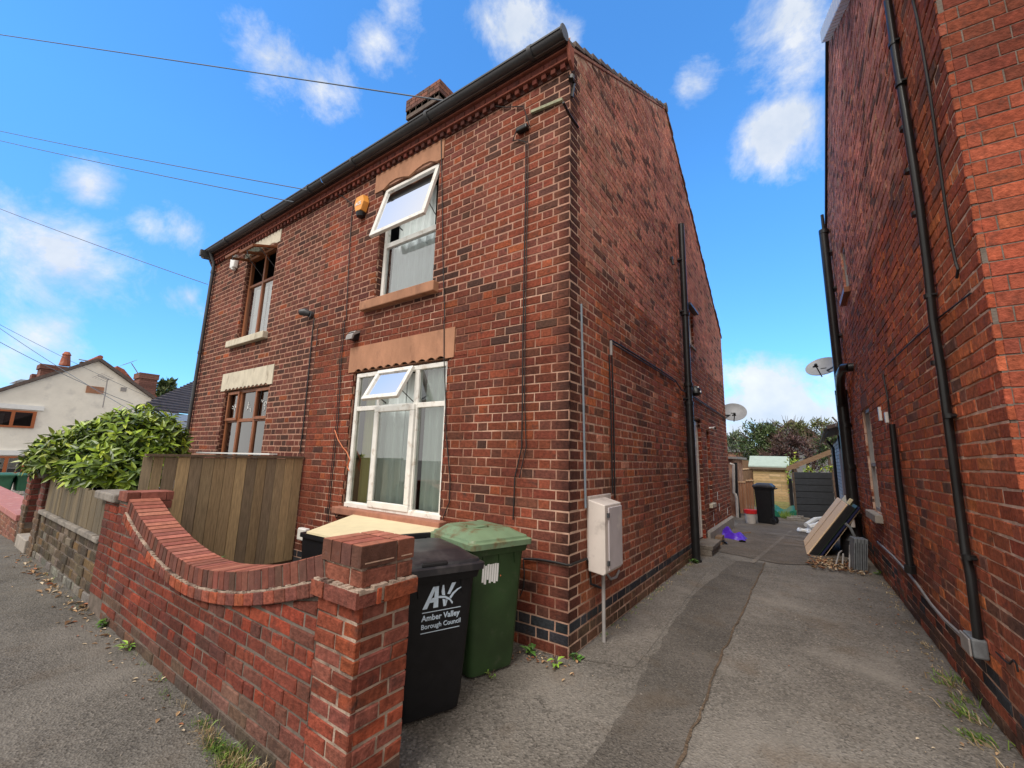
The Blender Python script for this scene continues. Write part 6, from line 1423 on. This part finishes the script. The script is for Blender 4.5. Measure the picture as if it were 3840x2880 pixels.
# grey tiled roof beside the left house
gh=thing('bungalow','low building with grey tiled roof and white fascia behind the green shrub','house',(-16,2,0))
E=PX(742,1556,-14.); Dd=ray(1500,1700); Dd.z=0; Dd.normalize()
d0=ray(506,1533); # left eaves corner: on the vertical plane through E along Dd
nrm=Vector((Dd.y,-Dd.x,0)); tl=(E-CAM).dot(nrm)/d0.dot(nrm); Lp=CAM+d0*tl
Tp=PX(742,1424,-16.)
mb=MB(); n=16
for k in range(n):
    f0,f1=k/n,(k+1)/n; a=Lp+(Tp-Lp)*f0; b=E+(Tp-E)*f0; c=E+(Tp-E)*f1; d=Lp+(Tp-Lp)*f1
    up=Vector((0,0,.05)); mb.add([a,b,c,d,a+up,b+up,c+up*.2,d+up*.2],[(0,1,5,4),(4,5,6,7),(0,3,2,1),(0,4,7,3)])
mb.build('roof','rooftile',gh)
mb=MB(); L2=Vector((Lp.x,Lp.y,E.z)); mb.obox(Lp-Vector((0,0,.22)),(E-Lp),-nrm*.05,(0,0,.2)); mb.build('fascia','white',gh); mb=MB(); mb.add([Lp-Vector((0,0,.25)),E-Vector((0,0,.25)),Vector((E.x,E.y,-.3)),Vector((Lp.x,Lp.y,-.3))],[(0,1,2,3)]); mb.build('wall','render',gh)
tree('far_tree','small dark green tree above the grey tiled roof, beside the red chimney',(-44,8,0),[(PX(600,1468,-44),(1.2,1.1,.9)),(PX(630,1462,-44),(.9,.8,.7))],500,.45,DG,71,twigs=4)
# ================================================================== OVERHEAD WIRES
def wire(label,a,b,sag,r=.008):
    t=None; P=[a+(b-a)*(i/24)-Vector((0,0,sag*4*(i/24)*(1-i/24))) for i in range(25)]
    mb=MB(); mb.tube(P,r,5); o=mb.build('overhead_wire','wire'); tag(o,label,'overhead wire','overhead wires to the houses')
def ext(a,b,f): return a+(b-a)*f
a=PX(0,130,-12); b=PY(1560,362,-.25)
wire('overhead wire crossing the top left sky to the chimney and the near corner',ext(b,a,1.5),PY(1750,382,-.24) if False else ext(a,b,1.12),.0,.009)
a=PX(0,487,-16); b=PY(1150,712,-.24); wire('upper one of the two close overhead wires reaching the gutter at mid-roof',ext(b,a,1.3),b,.05)
a=PX(0,523,-16); b=PY(1100,757,-.24); wire('lower one of the two close overhead wires reaching the gutter at mid-roof',ext(b,a,1.3),b,.05)
a=PX(0,778,-16); b=PY(778,1066,-.02); wire('single overhead wire reaching the upper left corner of the left house',ext(b,a,1.3),b,.05)
a=PX(0,1222,-18); b=PX(520,1555,-14); wire('thick overhead wire passing low in front of the white gable',ext(b,a,1.3),b,.1)
a=PX(0,1208,-18); b=PX(560,1490,-20); wire('thin overhead wire just above the white house roof',ext(b,a,1.3),b,.1,.006)
a=PX(0,1270,-16); b=PX(500,1515,-15); wire('lowest overhead wire in front of the white house',ext(b,a,1.3),b,.12)
